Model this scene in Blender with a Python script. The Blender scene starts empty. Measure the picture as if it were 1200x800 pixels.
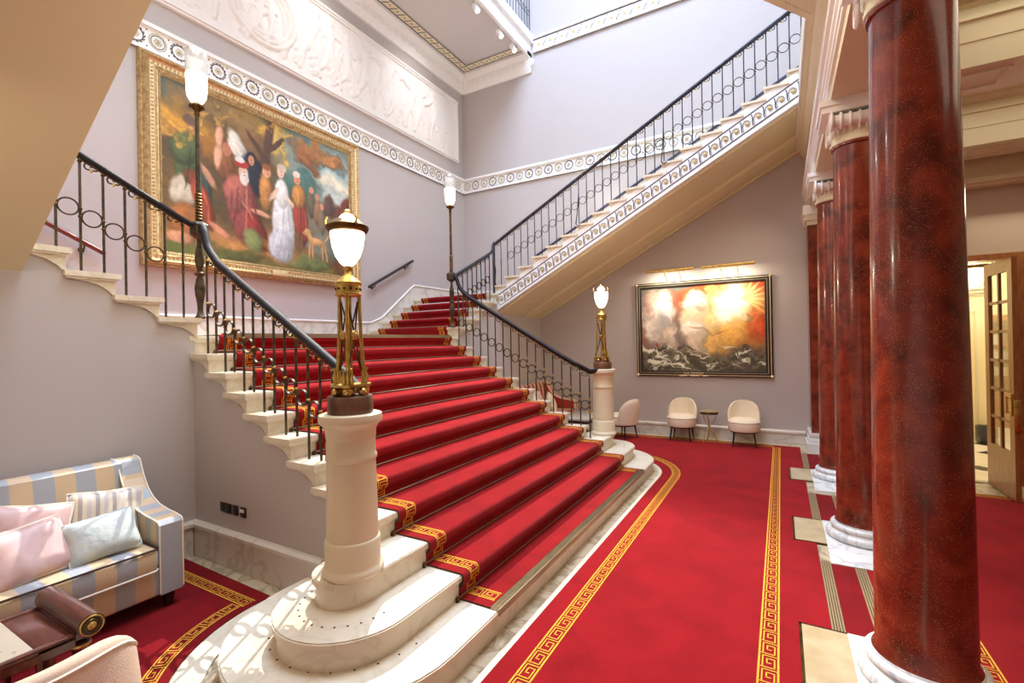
import bpy, bmesh, math, random
import numpy as np
from mathutils import Vector, Matrix
random.seed(7); RNG=np.random.RandomState(5)
PI=math.pi; sin=math.sin; cos=math.cos
scn=bpy.context.scene
COL=scn.collection
# ------------------------------------------------------------------ materials
def s2l(c):
    return tuple(((v/255)/12.92 if v/255<=.04045 else ((v/255+.055)/1.055)**2.4) for v in c)
MATS={}
def mat(name,col,rough=.5,metal=0,bump=0,bscale=30,col2=None,nscale=6,lo=.35,hi=.65,emit=None,estr=0,coat=0,spec=.5,trans=0,distort=0,detail=4,sheen=0,stretch=None):
    m=bpy.data.materials.new(name); m.use_nodes=True
    nt=m.node_tree; N=nt.nodes; L=nt.links; b=N['Principled BSDF']
    c=s2l(col)+(1,)
    b.inputs['Base Color'].default_value=c; b.inputs['Roughness'].default_value=rough
    b.inputs['Metallic'].default_value=metal
    b.inputs['Specular IOR Level'].default_value=spec
    if coat: b.inputs['Coat Weight'].default_value=coat; b.inputs['Coat Roughness'].default_value=.08
    if trans: b.inputs['Transmission Weight'].default_value=trans
    if sheen: b.inputs['Sheen Weight'].default_value=sheen*.25
    if emit: b.inputs['Emission Color'].default_value=s2l(emit)+(1,); b.inputs['Emission Strength'].default_value=estr
    tc=None
    if col2 or bump:
        tc=N.new('ShaderNodeTexCoord'); mp=N.new('ShaderNodeMapping'); L.new(tc.outputs['Object'],mp.inputs[0])
        if stretch: mp.inputs['Scale'].default_value=stretch
    if col2:
        n=N.new('ShaderNodeTexNoise'); n.inputs['Scale'].default_value=nscale; n.inputs['Detail'].default_value=detail
        n.inputs['Distortion'].default_value=distort
        L.new(mp.outputs[0],n.inputs['Vector'])
        r=N.new('ShaderNodeValToRGB'); r.color_ramp.elements[0].position=lo; r.color_ramp.elements[1].position=hi
        r.color_ramp.elements[0].color=c; r.color_ramp.elements[1].color=s2l(col2)+(1,)
        L.new(n.outputs['Fac'],r.inputs[0]); L.new(r.outputs[0],b.inputs['Base Color'])
    if bump:
        n2=N.new('ShaderNodeTexNoise'); n2.inputs['Scale'].default_value=bscale; n2.inputs['Detail'].default_value=6
        L.new(mp.outputs[0],n2.inputs['Vector'])
        bp=N.new('ShaderNodeBump'); bp.inputs['Strength'].default_value=bump; bp.inputs['Distance'].default_value=.01
        L.new(n2.outputs['Fac'],bp.inputs['Height']); L.new(bp.outputs[0],b.inputs['Normal'])
    MATS[name]=m; return m
def marble(name,base,vein,rough=.3,scale=2.2,width=.03):
    m=mat(name,base,rough); nt=m.node_tree; N=nt.nodes; L=nt.links; b=N['Principled BSDF']
    tc=N.new('ShaderNodeTexCoord'); n=N.new('ShaderNodeTexNoise'); n.inputs['Scale'].default_value=scale; n.inputs['Detail'].default_value=8; n.inputs['Distortion'].default_value=1.2
    L.new(tc.outputs['Object'],n.inputs['Vector'])
    r=N.new('ShaderNodeValToRGB'); e=r.color_ramp.elements
    e[0].position=.5-width*2; e[0].color=s2l(base)+(1,); e[1].position=.5+width*2; e[1].color=s2l(base)+(1,)
    x=e.new(.5); x.color=s2l(vein)+(1,)
    L.new(n.outputs['Fac'],r.inputs[0])
    n2=N.new('ShaderNodeTexNoise'); n2.inputs['Scale'].default_value=scale*1.7; n2.inputs['Detail'].default_value=5; L.new(tc.outputs['Object'],n2.inputs['Vector'])
    mx=N.new('ShaderNodeMix'); mx.data_type='RGBA'; mx.blend_type='MULTIPLY'; mx.inputs[0].default_value=.12
    r2=N.new('ShaderNodeValToRGB'); r2.color_ramp.elements[0].position=.3; r2.color_ramp.elements[0].color=s2l(vein)+(1,); r2.color_ramp.elements[1].position=.6; r2.color_ramp.elements[1].color=(1,1,1,1)
    L.new(n2.outputs['Fac'],r2.inputs[0]); L.new(r.outputs[0],mx.inputs[6]); L.new(r2.outputs[0],mx.inputs[7]); L.new(mx.outputs[2],b.inputs['Base Color'])
    return m
WALL=mat('wall_paint',(186,178,174),.75,bump=.04,bscale=90)
WALLW=mat('wall_paint_warm',(190,172,152),.75)
CREAM=mat('cream_plaster',(226,218,188),.6,bump=.03,bscale=40)
SOFF=mat('soffit_paint',(224,212,172),.6)
WHITE=mat('white_plaster',(240,238,234),.55,bump=.05,bscale=60)
CEILG=mat('gallery_soffit',(205,200,197),.7)
STONE=marble('stair_marble',(224,213,190),(212,200,176),.35,3.0,.02)
SKIRT=marble('skirting_marble',(214,208,198),(192,184,174),.3,1.6,.02)
WMARB=marble('white_marble',(228,228,226),(192,194,198),.25,2.5,.015)
FLOORS=marble('floor_marble',(196,182,154),(152,134,106),.3,4)
FLOORL=mat('floor_limestone',(230,215,186),.4,col2=(214,198,168),nscale=5)
PADM=mat('beige_marble',(196,178,142),.3,col2=(180,158,120),nscale=7)
RED=mat('red_carpet',(150,15,24),.95,bump=.6,bscale=260,col2=(132,10,18),nscale=3.2,lo=.35,hi=.7,spec=.1,sheen=.25,distort=.6)
REDD=mat('red_carpet_lounge',(130,12,22),.95,bump=.6,bscale=260,col2=(112,8,17),nscale=3.5,lo=.35,hi=.7,spec=.1,sheen=.2)
REDST=mat('red_stair_carpet',(150,16,22),.95,bump=.6,bscale=260,col2=(128,11,16),nscale=5,lo=.3,hi=.75,spec=.1,sheen=.3,distort=.5)
GOLDC=mat('gold_carpet_yarn',(226,166,62),.9,bump=.4,bscale=300,spec=.1)
EDGEC=mat('carpet_edge',(70,40,30),.9)
BRASS=mat('brass',(222,194,116),.36,1,col2=(184,152,78),nscale=18)
BRASSD=mat('dark_brass',(120,92,48),.4,1,col2=(80,60,34),nscale=14)
NOSE=mat('brass_nosing',(178,166,136),.4,.8,col2=(146,134,108),nscale=60,stretch=(1,.05,1))
STRIPM=mat('brass_floor_strip',(176,156,120),.45,.5)
STEEL=mat('steel_rod',(196,186,166),.3,1)
IRON=mat('bronze_iron',(66,56,44),.42,.65,col2=(94,82,62),nscale=20)
IRONB=mat('dark_iron',(50,50,58),.4,.5,col2=(70,70,80),nscale=16)
RAIL=mat('rail_leather',(24,18,18),.6,0,spec=.3,col2=(34,28,30),nscale=8)
REDWOOD=mat('rail_mahogany',(110,36,24),.3,coat=.5)
MAHOG=mat('mahogany',(92,38,26),.28,coat=.6,col2=(60,22,15),nscale=5,stretch=(1,8,8),distort=1)
DARKW=mat('dark_wood',(40,22,18),.35)
WALNUT=mat('walnut_base',(124,82,54),.4,col2=(70,42,27),nscale=9,stretch=(1,1,.3))
OAKD=mat('door_wood',(164,106,58),.35,coat=.3,col2=(140,84,42),nscale=5,stretch=(6,6,1))
NEWEL=mat('newel_paint',(224,212,180),.38,spec=.4)
GILT=mat('gilt_frame',(208,182,132),.45,.6,bump=.5,bscale=60,col2=(172,140,92),nscale=24)
GILTL=mat('gilt_light',(236,214,168),.4,.6,bump=.3,bscale=90)
BLACKF=mat('black_frame',(34,30,26),.35)
BLACK=mat('black_metal',(22,22,24),.4)
GLASSW=mat('lit_frosted_glass',(255,250,235),.3,emit=(255,240,212),estr=5)
GLASSC=mat('clear_cut_glass',(235,235,235),.12,trans=.85,bump=.6,bscale=60)
GLASSP=mat('clear_pane',(240,245,245),.03,trans=1)
SPOTW=mat('spot_lens',(255,255,255),.3,emit=(255,252,244),estr=12)
PINK=mat('pink_silk',(224,192,188),.45,col2=(200,160,150),nscale=5,sheen=.3,distort=1)
BLUEF=mat('pale_blue_quilt',(190,200,198),.6,bump=.5,bscale=28,col2=(206,212,204),nscale=16)
CHAIRF=mat('cream_upholstery',(226,210,184),.7,bump=.15,bscale=120)
CHAIRT=mat('cream_weave',(226,200,174),.75,bump=.35,bscale=160,stretch=(1,3,1))
PIPING=mat('piping',(236,226,206),.6)
STONEG=mat('inset_stone',(176,166,148),.3,col2=(110,98,84),nscale=30,lo=.62,hi=.7)
SPIREP=mat('relief_plaster',(240,236,232),.6)
SOCK=mat('bronze_socket',(70,48,34),.35,.6)
GREEN=mat('exit_green',(20,190,110),.5,emit=(20,200,110),estr=.8)
REDPL=mat('red_plastic',(200,30,30),.5)
BOOKW=mat('bookcase_wood',(170,96,48),.4,col2=(140,74,34),nscale=5)
FARW=mat('far_cream_wall',(242,226,180),.6)
DKLINE=mat('dark_blue_line',(40,44,70),.6)
GOLDP=mat('gold_paint',(206,182,112),.5,.2)
BEIGEB=mat('band_beige',(232,222,186),.6)
WREATH=mat('wreath_dark',(88,74,74),.6)
GREYL=mat('scroll_grey',(150,148,156),.6)
WREATHL=mat('wreath_pale',(200,190,160),.6)
COPPER=mat('bin_dark',(60,62,66),.4)
# scagliola
def scag():
    m=mat('red_scagliola',(120,28,16),.22,coat=.35); nt=m.node_tree; N=nt.nodes; L=nt.links; b=N['Principled BSDF']
    tc=N.new('ShaderNodeTexCoord')
    n=N.new('ShaderNodeTexNoise'); n.inputs['Scale'].default_value=5; n.inputs['Detail'].default_value=8; n.inputs['Distortion'].default_value=.6
    L.new(tc.outputs['Object'],n.inputs['Vector'])
    r=N.new('ShaderNodeValToRGB'); e=r.color_ramp.elements; e[0].position=.34; e[0].color=s2l((84,32,20))+(1,); e[1].position=.68; e[1].color=s2l((140,56,32))+(1,)
    x=e.new(.5); x.color=s2l((118,42,26))+(1,)
    L.new(n.outputs['Fac'],r.inputs[0])
    v=N.new('ShaderNodeTexVoronoi'); v.inputs['Scale'].default_value=150; v.inputs['Randomness'].default_value=1; L.new(tc.outputs['Object'],v.inputs['Vector'])
    lt=N.new('ShaderNodeMath'); lt.operation='LESS_THAN'; lt.inputs[1].default_value=.18; L.new(v.outputs['Distance'],lt.inputs[0])
    n3=N.new('ShaderNodeTexNoise'); n3.inputs['Scale'].default_value=14; L.new(tc.outputs['Object'],n3.inputs['Vector'])
    g=N.new('ShaderNodeMath'); g.operation='GREATER_THAN'; g.inputs[1].default_value=.45; L.new(n3.outputs['Fac'],g.inputs[0])
    mu=N.new('ShaderNodeMath'); mu.operation='MULTIPLY'; L.new(lt.outputs[0],mu.inputs[0]); L.new(g.outputs[0],mu.inputs[1])
    mx=N.new('ShaderNodeMix'); mx.data_type='RGBA'; L.new(mu.outputs[0],mx.inputs[0]); L.new(r.outputs[0],mx.inputs[6]); mx.inputs[7].default_value=s2l((206,140,96))+(1,)
    L.new(mx.outputs[2],b.inputs['Base Color']); return m
SCAG=scag()
def stripes(name,cols,axis,period,rough=.45,sheen=.2):
    """vertical woven stripes of the cloth, laid across one axis"""
    m=mat(name,cols[0],rough,sheen=sheen); nt=m.node_tree; N=nt.nodes; L=nt.links; b=N['Principled BSDF']
    tc=N.new('ShaderNodeTexCoord'); sp=N.new('ShaderNodeSeparateXYZ'); L.new(tc.outputs['Object'],sp.inputs[0])
    d=N.new('ShaderNodeMath'); d.operation='DIVIDE'; d.inputs[1].default_value=period; L.new(sp.outputs['XYZ'.index(axis)],d.inputs[0])
    f=N.new('ShaderNodeMath'); f.operation='FRACT'; L.new(d.outputs[0],f.inputs[0])
    r=N.new('ShaderNodeValToRGB'); r.color_ramp.interpolation='CONSTANT'; e=r.color_ramp.elements
    n=len(cols)
    e[0].position=0; e[0].color=s2l(cols[0])+(1,); e[1].position=1/n; e[1].color=s2l(cols[1])+(1,)
    for i in range(2,n): q=e.new(i/n); q.color=s2l(cols[i])+(1,)
    L.new(f.outputs[0],r.inputs[0]); L.new(r.outputs[0],b.inputs['Base Color'])
    return m
SOFAF=stripes('sofa_stripe',[(166,169,173),(208,182,146)],'Y',.22)
SOFAFX=stripes('sofa_stripe_arm',[(166,169,173),(208,182,146)],'X',.15)
RSOFA=stripes('red_sofa_stripe',[(170,50,40),(216,180,150)],'Y',.16)
CSTR=stripes('cushion_stripe',[(222,206,182),(170,160,154),(222,206,182),(198,190,180)],'X',.09)
RCUSH=stripes('red_cushion_stripe',[(206,150,130),(230,214,196)],'X',.09)
PAINT=bpy.data.materials.new('oil_paint'); PAINT.use_nodes=True
_n=PAINT.node_tree.nodes; _a=_n.new('ShaderNodeAttribute'); _a.attribute_name='Col'
PAINT.node_tree.links.new(_a.outputs['Color'],_n['Principled BSDF'].inputs['Base Color']); _n['Principled BSDF'].inputs['Roughness'].default_value=.5
TILE=mat('hall_tiles',(234,222,198),.3,col2=(222,208,180),nscale=3)
BLACKT=mat('black_tile',(40,36,34),.3)

# ------------------------------------------------------------------ mesh builder
class MB:
    def __init__(s): s.v=[]; s.f=[]; s.m=[]; s.mats=[]; s.sm=[]
    def mi(s,m):
        if m not in s.mats: s.mats.append(m)
        return s.mats.index(m)
    def add(s,vs,fs,m,smooth=False):
        o=len(s.v); k=s.mi(m); s.v+= [tuple(v) for v in vs]
        for f in fs: s.f.append([o+i for i in f]); s.m.append(k); s.sm.append(smooth)
    def box(s,x0,x1,y0,y1,z0,z1,m,M=None):
        vs=[Vector((x,y,z)) for z in (z0,z1) for y in (y0,y1) for x in (x0,x1)]
        if M: vs=[M@v for v in vs]
        s.add(vs,[(0,2,3,1),(4,5,7,6),(0,1,5,4),(2,6,7,3),(0,4,6,2),(1,3,7,5)],m)
    def rbox(s,x0,x1,y0,y1,z0,z1,m,r=.03,seg=3,M=None):
        bm=bmesh.new(); bmesh.ops.create_cube(bm,size=1)
        for v in bm.verts: v.co=Vector(((x0+x1)/2+v.co.x*(x1-x0),(y0+y1)/2+v.co.y*(y1-y0),(z0+z1)/2+v.co.z*(z1-z0)))
        r=min(r,(x1-x0)*.49,(y1-y0)*.49,(z1-z0)*.49)
        bmesh.ops.bevel(bm,geom=list(bm.edges)+list(bm.verts),offset=r,segments=seg,profile=.5,affect='EDGES')
        s.bm(bm,m,True,M)
    def bm(s,bm,m,smooth=False,M=None):
        bm.verts.index_update(); vs=[(M@v.co if M else v.co) for v in bm.verts]
        s.add(vs,[[v.index for v in f.verts] for f in bm.faces],m,smooth); bm.free()
    def prism(s,poly,axis,a,b,m,smooth=False):
        """poly: 2D points in the two other axes (order x,y,z without axis)"""
        n=len(poly)
        def P(p,t):
            l=list(p); l.insert('xyz'.index(axis),t); return tuple(l)
        ar=sum(poly[i][0]*poly[(i+1)%n][1]-poly[(i+1)%n][0]*poly[i][1] for i in range(n))
        if (ar<0)!=(axis=='y'): poly=poly[::-1]
        vs=[P(p,a) for p in poly]+[P(p,b) for p in poly]
        fs=[list(range(n))[::-1],list(range(n,2*n))]
        s.add(vs,fs,m)
        o=len(s.v)-2*n; k=s.mi(m)
        for i in range(n): s.f.append([o+i,o+(i+1)%n,o+n+(i+1)%n,o+n+i]); s.m.append(k); s.sm.append(smooth)
    def lathe(s,prof,c,m,seg=24,M=None,squash=1,smooth=True,cap=True):
        vs=[];fs=[];n=len(prof)
        for r,z in prof:
            for i in range(seg):
                a=2*PI*i/seg; v=Vector((c[0]+r*cos(a),c[1]+r*sin(a)*squash,c[2]+z)); vs.append(M@v if M else v)
        for j in range(n-1):
            for i in range(seg):
                i2=(i+1)%seg; fs.append((j*seg+i,j*seg+i2,(j+1)*seg+i2,(j+1)*seg+i))
        s.add(vs,fs,m,smooth)
        caps=[]
        if cap and prof[0][0]>1e-4: caps.append([i for i in range(seg)][::-1])
        if cap and prof[-1][0]>1e-4: caps.append([(n-1)*seg+i for i in range(seg)])
        o=len(s.v)-n*seg; k=s.mi(m)
        for cpt in caps: s.f.append([o+i for i in cpt]); s.m.append(k); s.sm.append(False)
    def tube(s,pts,r,m,seg=8,closed=False,flat=1.0,up=None):
        pts=[Vector(p) for p in pts]; n=len(pts)
        rs=r if isinstance(r,(list,tuple)) else [r]*n
        vs=[];fs=[]
        ref=Vector(up) if up else None; prevx=None
        for i,p in enumerate(pts):
            if closed: t=(pts[(i+1)%n]-pts[i-1])
            else: t=pts[min(i+1,n-1)]-pts[max(i-1,0)]
            t.normalize()
            if ref is not None: x=t.cross(ref)
            elif prevx is not None: x=prevx-t*prevx.dot(t)
            else: x=t.cross(Vector((0,0,1)))
            if x.length<1e-4: x=t.cross(Vector((1,.1,0)))
            x.normalize(); prevx=x; y=x.cross(t)
            for k in range(seg):
                a=2*PI*k/seg; vs.append(p+x*cos(a)*rs[i]+y*sin(a)*rs[i]*flat)
        m2=n if closed else n-1
        for j in range(m2):
            for k in range(seg):
                a=j*seg+k; b=j*seg+(k+1)%seg; c=((j+1)%n)*seg+(k+1)%seg; d=((j+1)%n)*seg+k
                fs.append((a,b,c,d))
        s.add(vs,fs,m,True)
        if not closed:
            o=len(s.v)-n*seg; k=s.mi(m)
            s.f.append([o+i for i in range(seg)][::-1]); s.m.append(k); s.sm.append(False)
            s.f.append([o+(n-1)*seg+i for i in range(seg)]); s.m.append(k); s.sm.append(False)
    def ball(s,c,r,m,seg=12,sc=(1,1,1)):
        n=seg//2+1
        prof=[(max(1e-5,r*sin(PI*j/(n-1))),-r*cos(PI*j/(n-1))) for j in range(n)]
        M=Matrix.Translation(c)@Matrix.Diagonal((*sc,1))
        s.lathe(prof,(0,0,0),m,seg,M)
    def torus(s,c,R,r,m,ax=(1,0,0),ay=(0,0,1),seg=20,rs=6,ex=1):
        ax=Vector(ax);ay=Vector(ay);c=Vector(c)
        s.tube([c+ax*R*ex*cos(2*PI*i/seg)+ay*R*sin(2*PI*i/seg) for i in range(seg)],r,m,rs,True,up=ax.cross(ay))
    def build(s,name,parent=None,origin=None):
        me=bpy.data.meshes.new(name)
        vs=s.v
        if origin is not None:
            ox,oy,oz=origin; vs=[(a-ox,b-oy,c-oz) for a,b,c in vs]
        me.from_pydata(vs,[],s.f); 
        for m in s.mats: me.materials.append(m)
        me.polygons.foreach_set('material_index',s.m); me.polygons.foreach_set('use_smooth',s.sm); me.update()
        bm=bmesh.new(); bm.from_mesh(me); bmesh.ops.recalc_face_normals(bm,faces=bm.faces); bm.to_mesh(me); bm.free()
        if any(s.sm):
            try: me.set_sharp_from_angle(angle=math.radians(42))
            except Exception: pass
        o=bpy.data.objects.new(name,me); COL.objects.link(o)
        if origin is not None: o.location=origin
        if parent:
            o.parent=parent
            if origin is not None: o.location=Vector(origin)-parent.location
            else: o.location=-parent.location
        return o
def tag(o,label,cat,group=None,kind=None):
    o['label']=label; o['category']=cat
    if group: o['group']=group
    if kind: o['kind']=kind
    return o
def thing(name,label,cat,loc=(0,0,0),group=None):
    o=bpy.data.objects.new(name,None); o.empty_display_size=.1; COL.objects.link(o); o.location=loc
    return tag(o,label,cat,group)
def struct(o,label=None,cat=None):
    o['kind']='structure'
    if label: o['label']=label; o['category']=cat or 'wall'
    return o
def copy_tree(o,parent=None):
    c=o.copy(); COL.objects.link(c)
    if parent: c.parent=parent
    for ch in list(o.children): copy_tree(ch,c)
    return c

# ------------------------------------------------------------------ layout numbers
R_=.16; T=.272; W=3.545; MIR=W
XW=-3.0; XP=-4.966; YB=6.78; YL=MIR-YB   # wells walls
LZ=12*R_; LX=-11*T  # landing level and nosing x
D=.25
def my(y,side): return y if side=='L' else MIR-y   # mirror: 'L' coordinates given on left
# ------------------------------------------------------------------ camera
f,yaw,pitch,roll,cx0,cy0,cz0=553.5,.5175,.0028,-.0192,1.534,-2.462,1.805
ca,sa=cos(yaw),sin(yaw)
F=Vector((-sa,ca,0));Rr=Vector((ca,sa,0));U=Vector((0,0,1))
F2=F*cos(pitch)+U*sin(pitch);U2=-F*sin(pitch)+U*cos(pitch)
R3=Rr*cos(roll)+U2*sin(roll);U3=-Rr*sin(roll)+U2*cos(roll)
cam=bpy.data.cameras.new('camera'); cam.sensor_width=36; cam.lens=f*36/1200; cam.clip_start=.05
co=bpy.data.objects.new('camera',cam); COL.objects.link(co)
Mx=Matrix((R3,U3,-F2)).transposed().to_4x4(); Mx.translation=Vector((cx0,cy0,cz0)); co.matrix_world=Mx
scn.camera=co

# ================================================================== SETTING
def sbox(name,*a): m=MB(); m.box(*a); return struct(m.build(name))
# floor of the hall
m=MB(); m.box(-5.2,7.2,-3.5,5.34,-.2,0,FLOORS); m.box(-5.2,2.4,5.34,7.0,-.2,0,FLOORS); struct(m.build('floor'))
m=MB(); m.box(2.4,7.2,5.34,10.6,-.2,-.001,TILE)
for x,y in ((3.84,6.16),(4.4,8.08),(4.25,7.3),(3.2,7.3),(4.9,6.2),(5.2,8.1),(3.1,8.4),(5.3,9.4),(4.6,9.5)):
    m.prism([(x-.15,y),(x,y-.15),(x+.15,y),(x,y+.15)],'z',-.001,.0015,BLACKT)
m.box(3.0,4.0,5.30,5.40,-.001,.012,NOSE)
struct(m.build('floor_tiled'))
# picture wall (behind the landing) and back wall
TOPZ=12.4
sbox('wall_picture',XP-.2,XP,YL,YB,0,TOPZ,WALL)
m=MB(); m.box(XP-.2,1.87,YB,YB+.2,0,TOPZ,WALL); m.box(1.87,2.6,YB,YB+.2,0,TOPZ,WALL); struct(m.build('wall_back'))
sbox('wall_left',XP-.2,7.2,YL-.2,YL,0,TOPZ,WALL)
sbox('wall_right',7.2,7.4,YL-.2,10.6,0,4.6,WALLW)
# cheek wall under main flight, both sides, and wall under short flights
slope=R_/T
def cheek(side):
    m=MB(); y0,y1=(-.22,.1)
    zt=lambda x:(-x)*slope+.02
    poly=[(-3.0,0),(-.35,0),(-.35,zt(-.35)-.04),(-3.0,zt(-3.0)-.04)]
    a,b=my(y0,side),my(y1,side); m.prism(poly,'y',min(a,b),max(a,b),WALL)
    struct(m.build('wall_cheek_'+('left' if side=='L' else 'right')))
    # wall facing the lounge, under the short flight and quarter landing
    m=MB(); T2=.295; yj=-.16
    pts=[(-.22,0),(-.22,1.935),(-.16-4*T2-.05,2.59),(YL,2.59),(YL,0)]
    pts=[(my(y,side),z) for y,z in pts]
    m.prism(pts,'x',-3.25,XW,WALL)
    struct(m.build('wall_alcove_'+('left' if side=='L' else 'right')))
for s_ in 'LR': cheek(s_)
# marble baseboards 0.30 high with moulded top
def skirt(name,axis,a,b,pos,out,h=.30,mt=SKIRT,z=0):
    m=MB(); o=out
    prof=[(0,z),(o*.035,z),(o*.035,z+h-.06),(o*.05,z+h-.05),(o*.05,z+h-.02),(o*.03,z+h),(0,z+h)]
    if axis=='y': m.prism([(pos+p,q) for p,q in prof],'y',a,b,mt)
    else: m.prism([(pos+p,q) for p,q in prof],'x',a,b,mt)
    return struct(m.build(name))
skirt('baseboard_left_lounge','y',YL,-.26,XW,1)
skirt('baseboard_left_cheek','x',-3.0,-1.3,-.22,-1)
skirt('baseboard_right_lounge','y',MIR+.26,YB,XW,1)
skirt('baseboard_right_cheek','x',-3.0,-1.3,MIR+.22,1)
skirt('baseboard_back','x',-2.95,1.86,YB,-1,.24)
# landing skirting on the picture wall, rising with both short flights
SH=.30
for s_ in 'LR':
    m=MB()
    pts=[(1.7725,LZ),(1.7725,LZ+SH-.0),(-.16-.02,LZ+SH),(-.16-.30,LZ+SH+.10),(-.16-3.75*.295,2.72+.22),(-.16-4.1*.295,2.72+.29),(YL,2.72+.29),(YL,LZ)]
    pts2=[(my(y,s_),z) for y,z in pts]
    m.prism(pts2,'x',XP,XP+.03,SKIRT)
    line=[Vector((XP+.035,my(y,s_),z)) for y,z in pts[1:7]]
    m.tube(line,.018,WHITE,6)
    struct(m.build('baseboard_landing_'+('left' if s_=='L' else 'right')))
skirt('baseboard_half_landing','x',XP,-3.1,YB,-1,.29,z=2.72)
# upper flight sloping dark skirting on back wall
m=MB(); 
zl=lambda x:3.686+(x+3.11)*.5285
m.prism([(-3.11,zl(-3.11)-.05),(2.0,zl(2.0)-.05),(2.0,zl(2.0)),(-3.11,zl(-3.11))],'y',YB-.04,YB,DKLINE)
m.prism([(-3.11,zl(-3.11)-.6),(2.0,zl(2.0)-.6),(2.0,zl(2.0)-.05),(-3.11,zl(-3.11)-.05)],'y',YB-.025,YB,SKIRT)
struct(m.build('baseboard_upper_flight'))
# frieze of wreaths (picture wall and back wall)
def frieze(name,axis,a,b,pos,out,z0,z1,sp=.235,first=0):
    m=MB(); h=z1-z0; zc=(z0+z1)/2
    def bx(s0,s1,d0,d1,q0,q1,mt):
        p,q=sorted((pos+out*d0,pos+out*d1))
        if axis=='y': m.box(p,q,s0,s1,q0,q1,mt)
        else: m.box(s0,s1,p,q,q0,q1,mt)
    bx(a,b,0,.02,z0,z1,WHITE); bx(a,b,0,.06,z1-.05,z1,WHITE); bx(a,b,0,.045,z0,z0+.03,WHITE); bx(a,b,0,.03,z1-.065,z1-.05,WHITE)
    n=int((b-a)/sp); Rr=sp*.42; zc-=.01
    for i in range(n):
        s=a+sp*(i+.5)
        def P(u,v,d=.024):
            return (pos+out*d,s+u,zc+v) if axis=='y' else (s+u,pos+out*d,zc+v)
        axv=(0,1,0) if axis=='y' else (1,0,0)
        if i%2==first:
            m.torus(P(0,0),Rr*.86,.006,WREATH,axv,(0,0,1),20,5)
            for k in range(14):
                t=2*PI*k/14; u,v=cos(t)*Rr,sin(t)*Rr; du,dv=-sin(t)*.014,cos(t)*.014; eu,ev=cos(t)*.010,sin(t)*.010
                m.add([P(u-du-eu,v-dv-ev),P(u+du-eu*.2,v+dv-ev*.2),P(u+du+eu,v+dv+ev),P(u-du+eu*.3,v-dv+ev*.3)],[(0,1,2,3)],WREATH)
        else:
            m.torus(P(0,0),Rr*.95,.006,WREATHL,axv,(0,0,1),20,5)
            m.torus(P(0,0),Rr*.75,.004,WREATH,axv,(0,0,1),20,4)
        for k in range(6):
            t=2*PI*k/6; m.torus(P(cos(t)*Rr*.3,sin(t)*Rr*.3),Rr*.14,.004,WREATHL,axv,(0,0,1),8,4)
        m.ball(P(0,0),Rr*.12,GOLDP,8)
        for v in (-Rr*1.15,Rr*1.15): m.ball(P(sp/2,v*.85),.009,WREATH,6)
    return m
m=frieze('f','y',YL,YB,XP,1,5.35,5.69); struct(m.build('trim_1'),'white plaster frieze of wreaths above the gilt framed painting','frieze')
m=frieze('f','x',XP,1.8,YB,-1,5.35,5.69,first=1); struct(m.build('trim_2'),'white plaster frieze of wreaths running behind the upper stair balusters','frieze')
# gallery slab over picture wall with cornice, gold scroll band
GX=-3.157
m=MB(); m.box(XP-.2,GX,YL,YB,8.11,8.42,CEILG); m.box(GX,GX+.06,YL,YB,8.02,8.5,WHITE); m.box(GX+.06,GX+.12,YL,YB,8.32,8.5,WHITE); struct(m.build('ceiling_gallery'))
m=MB()
cor=[(0,7.70),(.05,7.70),(.07,7.76),(.10,7.80),(.10,7.97),(.14,8.0),(.2,8.04),(.2,8.11),(0,8.11)]
m.prism([(XP+p,z) for p,z in cor],'y',YL,YB,WHITE); m.prism([(YB-p,z) for p,z in cor],'x',XP,GX+.06,WHITE)
n=int((YB-YL)/.2)
for i in range(n):
    y=YL+.2*(i+.5); m.torus((XP+.105,y,7.885),.06,.012,WHITE,(0,1,0),(0,0,1),12,5); m.ball((XP+.105,y,7.885),.02,WHITE,6); m.ball((XP+.105,y+.1,7.885),.025,WHITE,6,(.5,.6,1.6))
for i in range(9):
    x=XP+.2+.2*(i+.5); m.torus((x,YB-.105,7.885),.06,.012,WHITE,(1,0,0),(0,0,1),12,5); m.ball((x,YB-.105,7.885),.02,WHITE,6)
struct(m.build('trim_3'),'white plaster cornice under the gallery ceiling','cornice')
def scroll_band(m,P,a,b,h,sp,base,line,sc,dot,N):
    """running scroll on a strip; P(s,v,d) maps to world, v in -h/2..h/2"""
    k=int((b-a)/sp)
    def q(s0,s1,v0,v1,d,mt):
        m.add([P(s0,v0,d),P(s1,v0,d),P(s1,v1,d),P(s0,v1,d)],[(0,1,2,3)],mt)
    q(a,b,-h/2,h/2,.0,base); q(a,b,h*.42,h*.5,.003,line); q(a,b,-h*.5,-h*.42,.003,line)
    for i in range(k):
        s=a+sp*(i+.5); r=min(h,sp)*.33
        pts=[P(s-sp*.55+ (sp*.55-r)*t, -h*.36*cos(PI*t*.9) ,.006) for t in (0,.25,.5,.75)]
        pts+=[P(s+r*cos(PI-t*2*PI*.86)*(1-.35*t),r*sin(PI-t*2*PI*.86)*(1-.35*t),.006) for t in [j/12 for j in range(13)]]
        m.tube(pts,h*.03,sc,5)
        m.lathe([(h*.13,0),(h*.1,.01),(1e-5,.014)],(0,0,0),dot,8,M=N(s,0,.004))
        pts=[P(s+sp*.5+ (-.16*sp)*cos(PI*t), -h*.36+h*.72*t,.005) for t in [j/6 for j in range(7)]]
        m.tube(pts,h*.03,line,4)
m=MB()
scroll_band(m,lambda s,v,d:(XP+.32+v,s,8.11-d-.012),YL,YB,.2,.2,BEIGEB,DKLINE,WHITE,GOLDP,lambda s,v,d:Matrix.Translation((XP+.32+v,s,8.11-d-.012))@Matrix.Rotation(PI,4,'X'))
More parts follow.
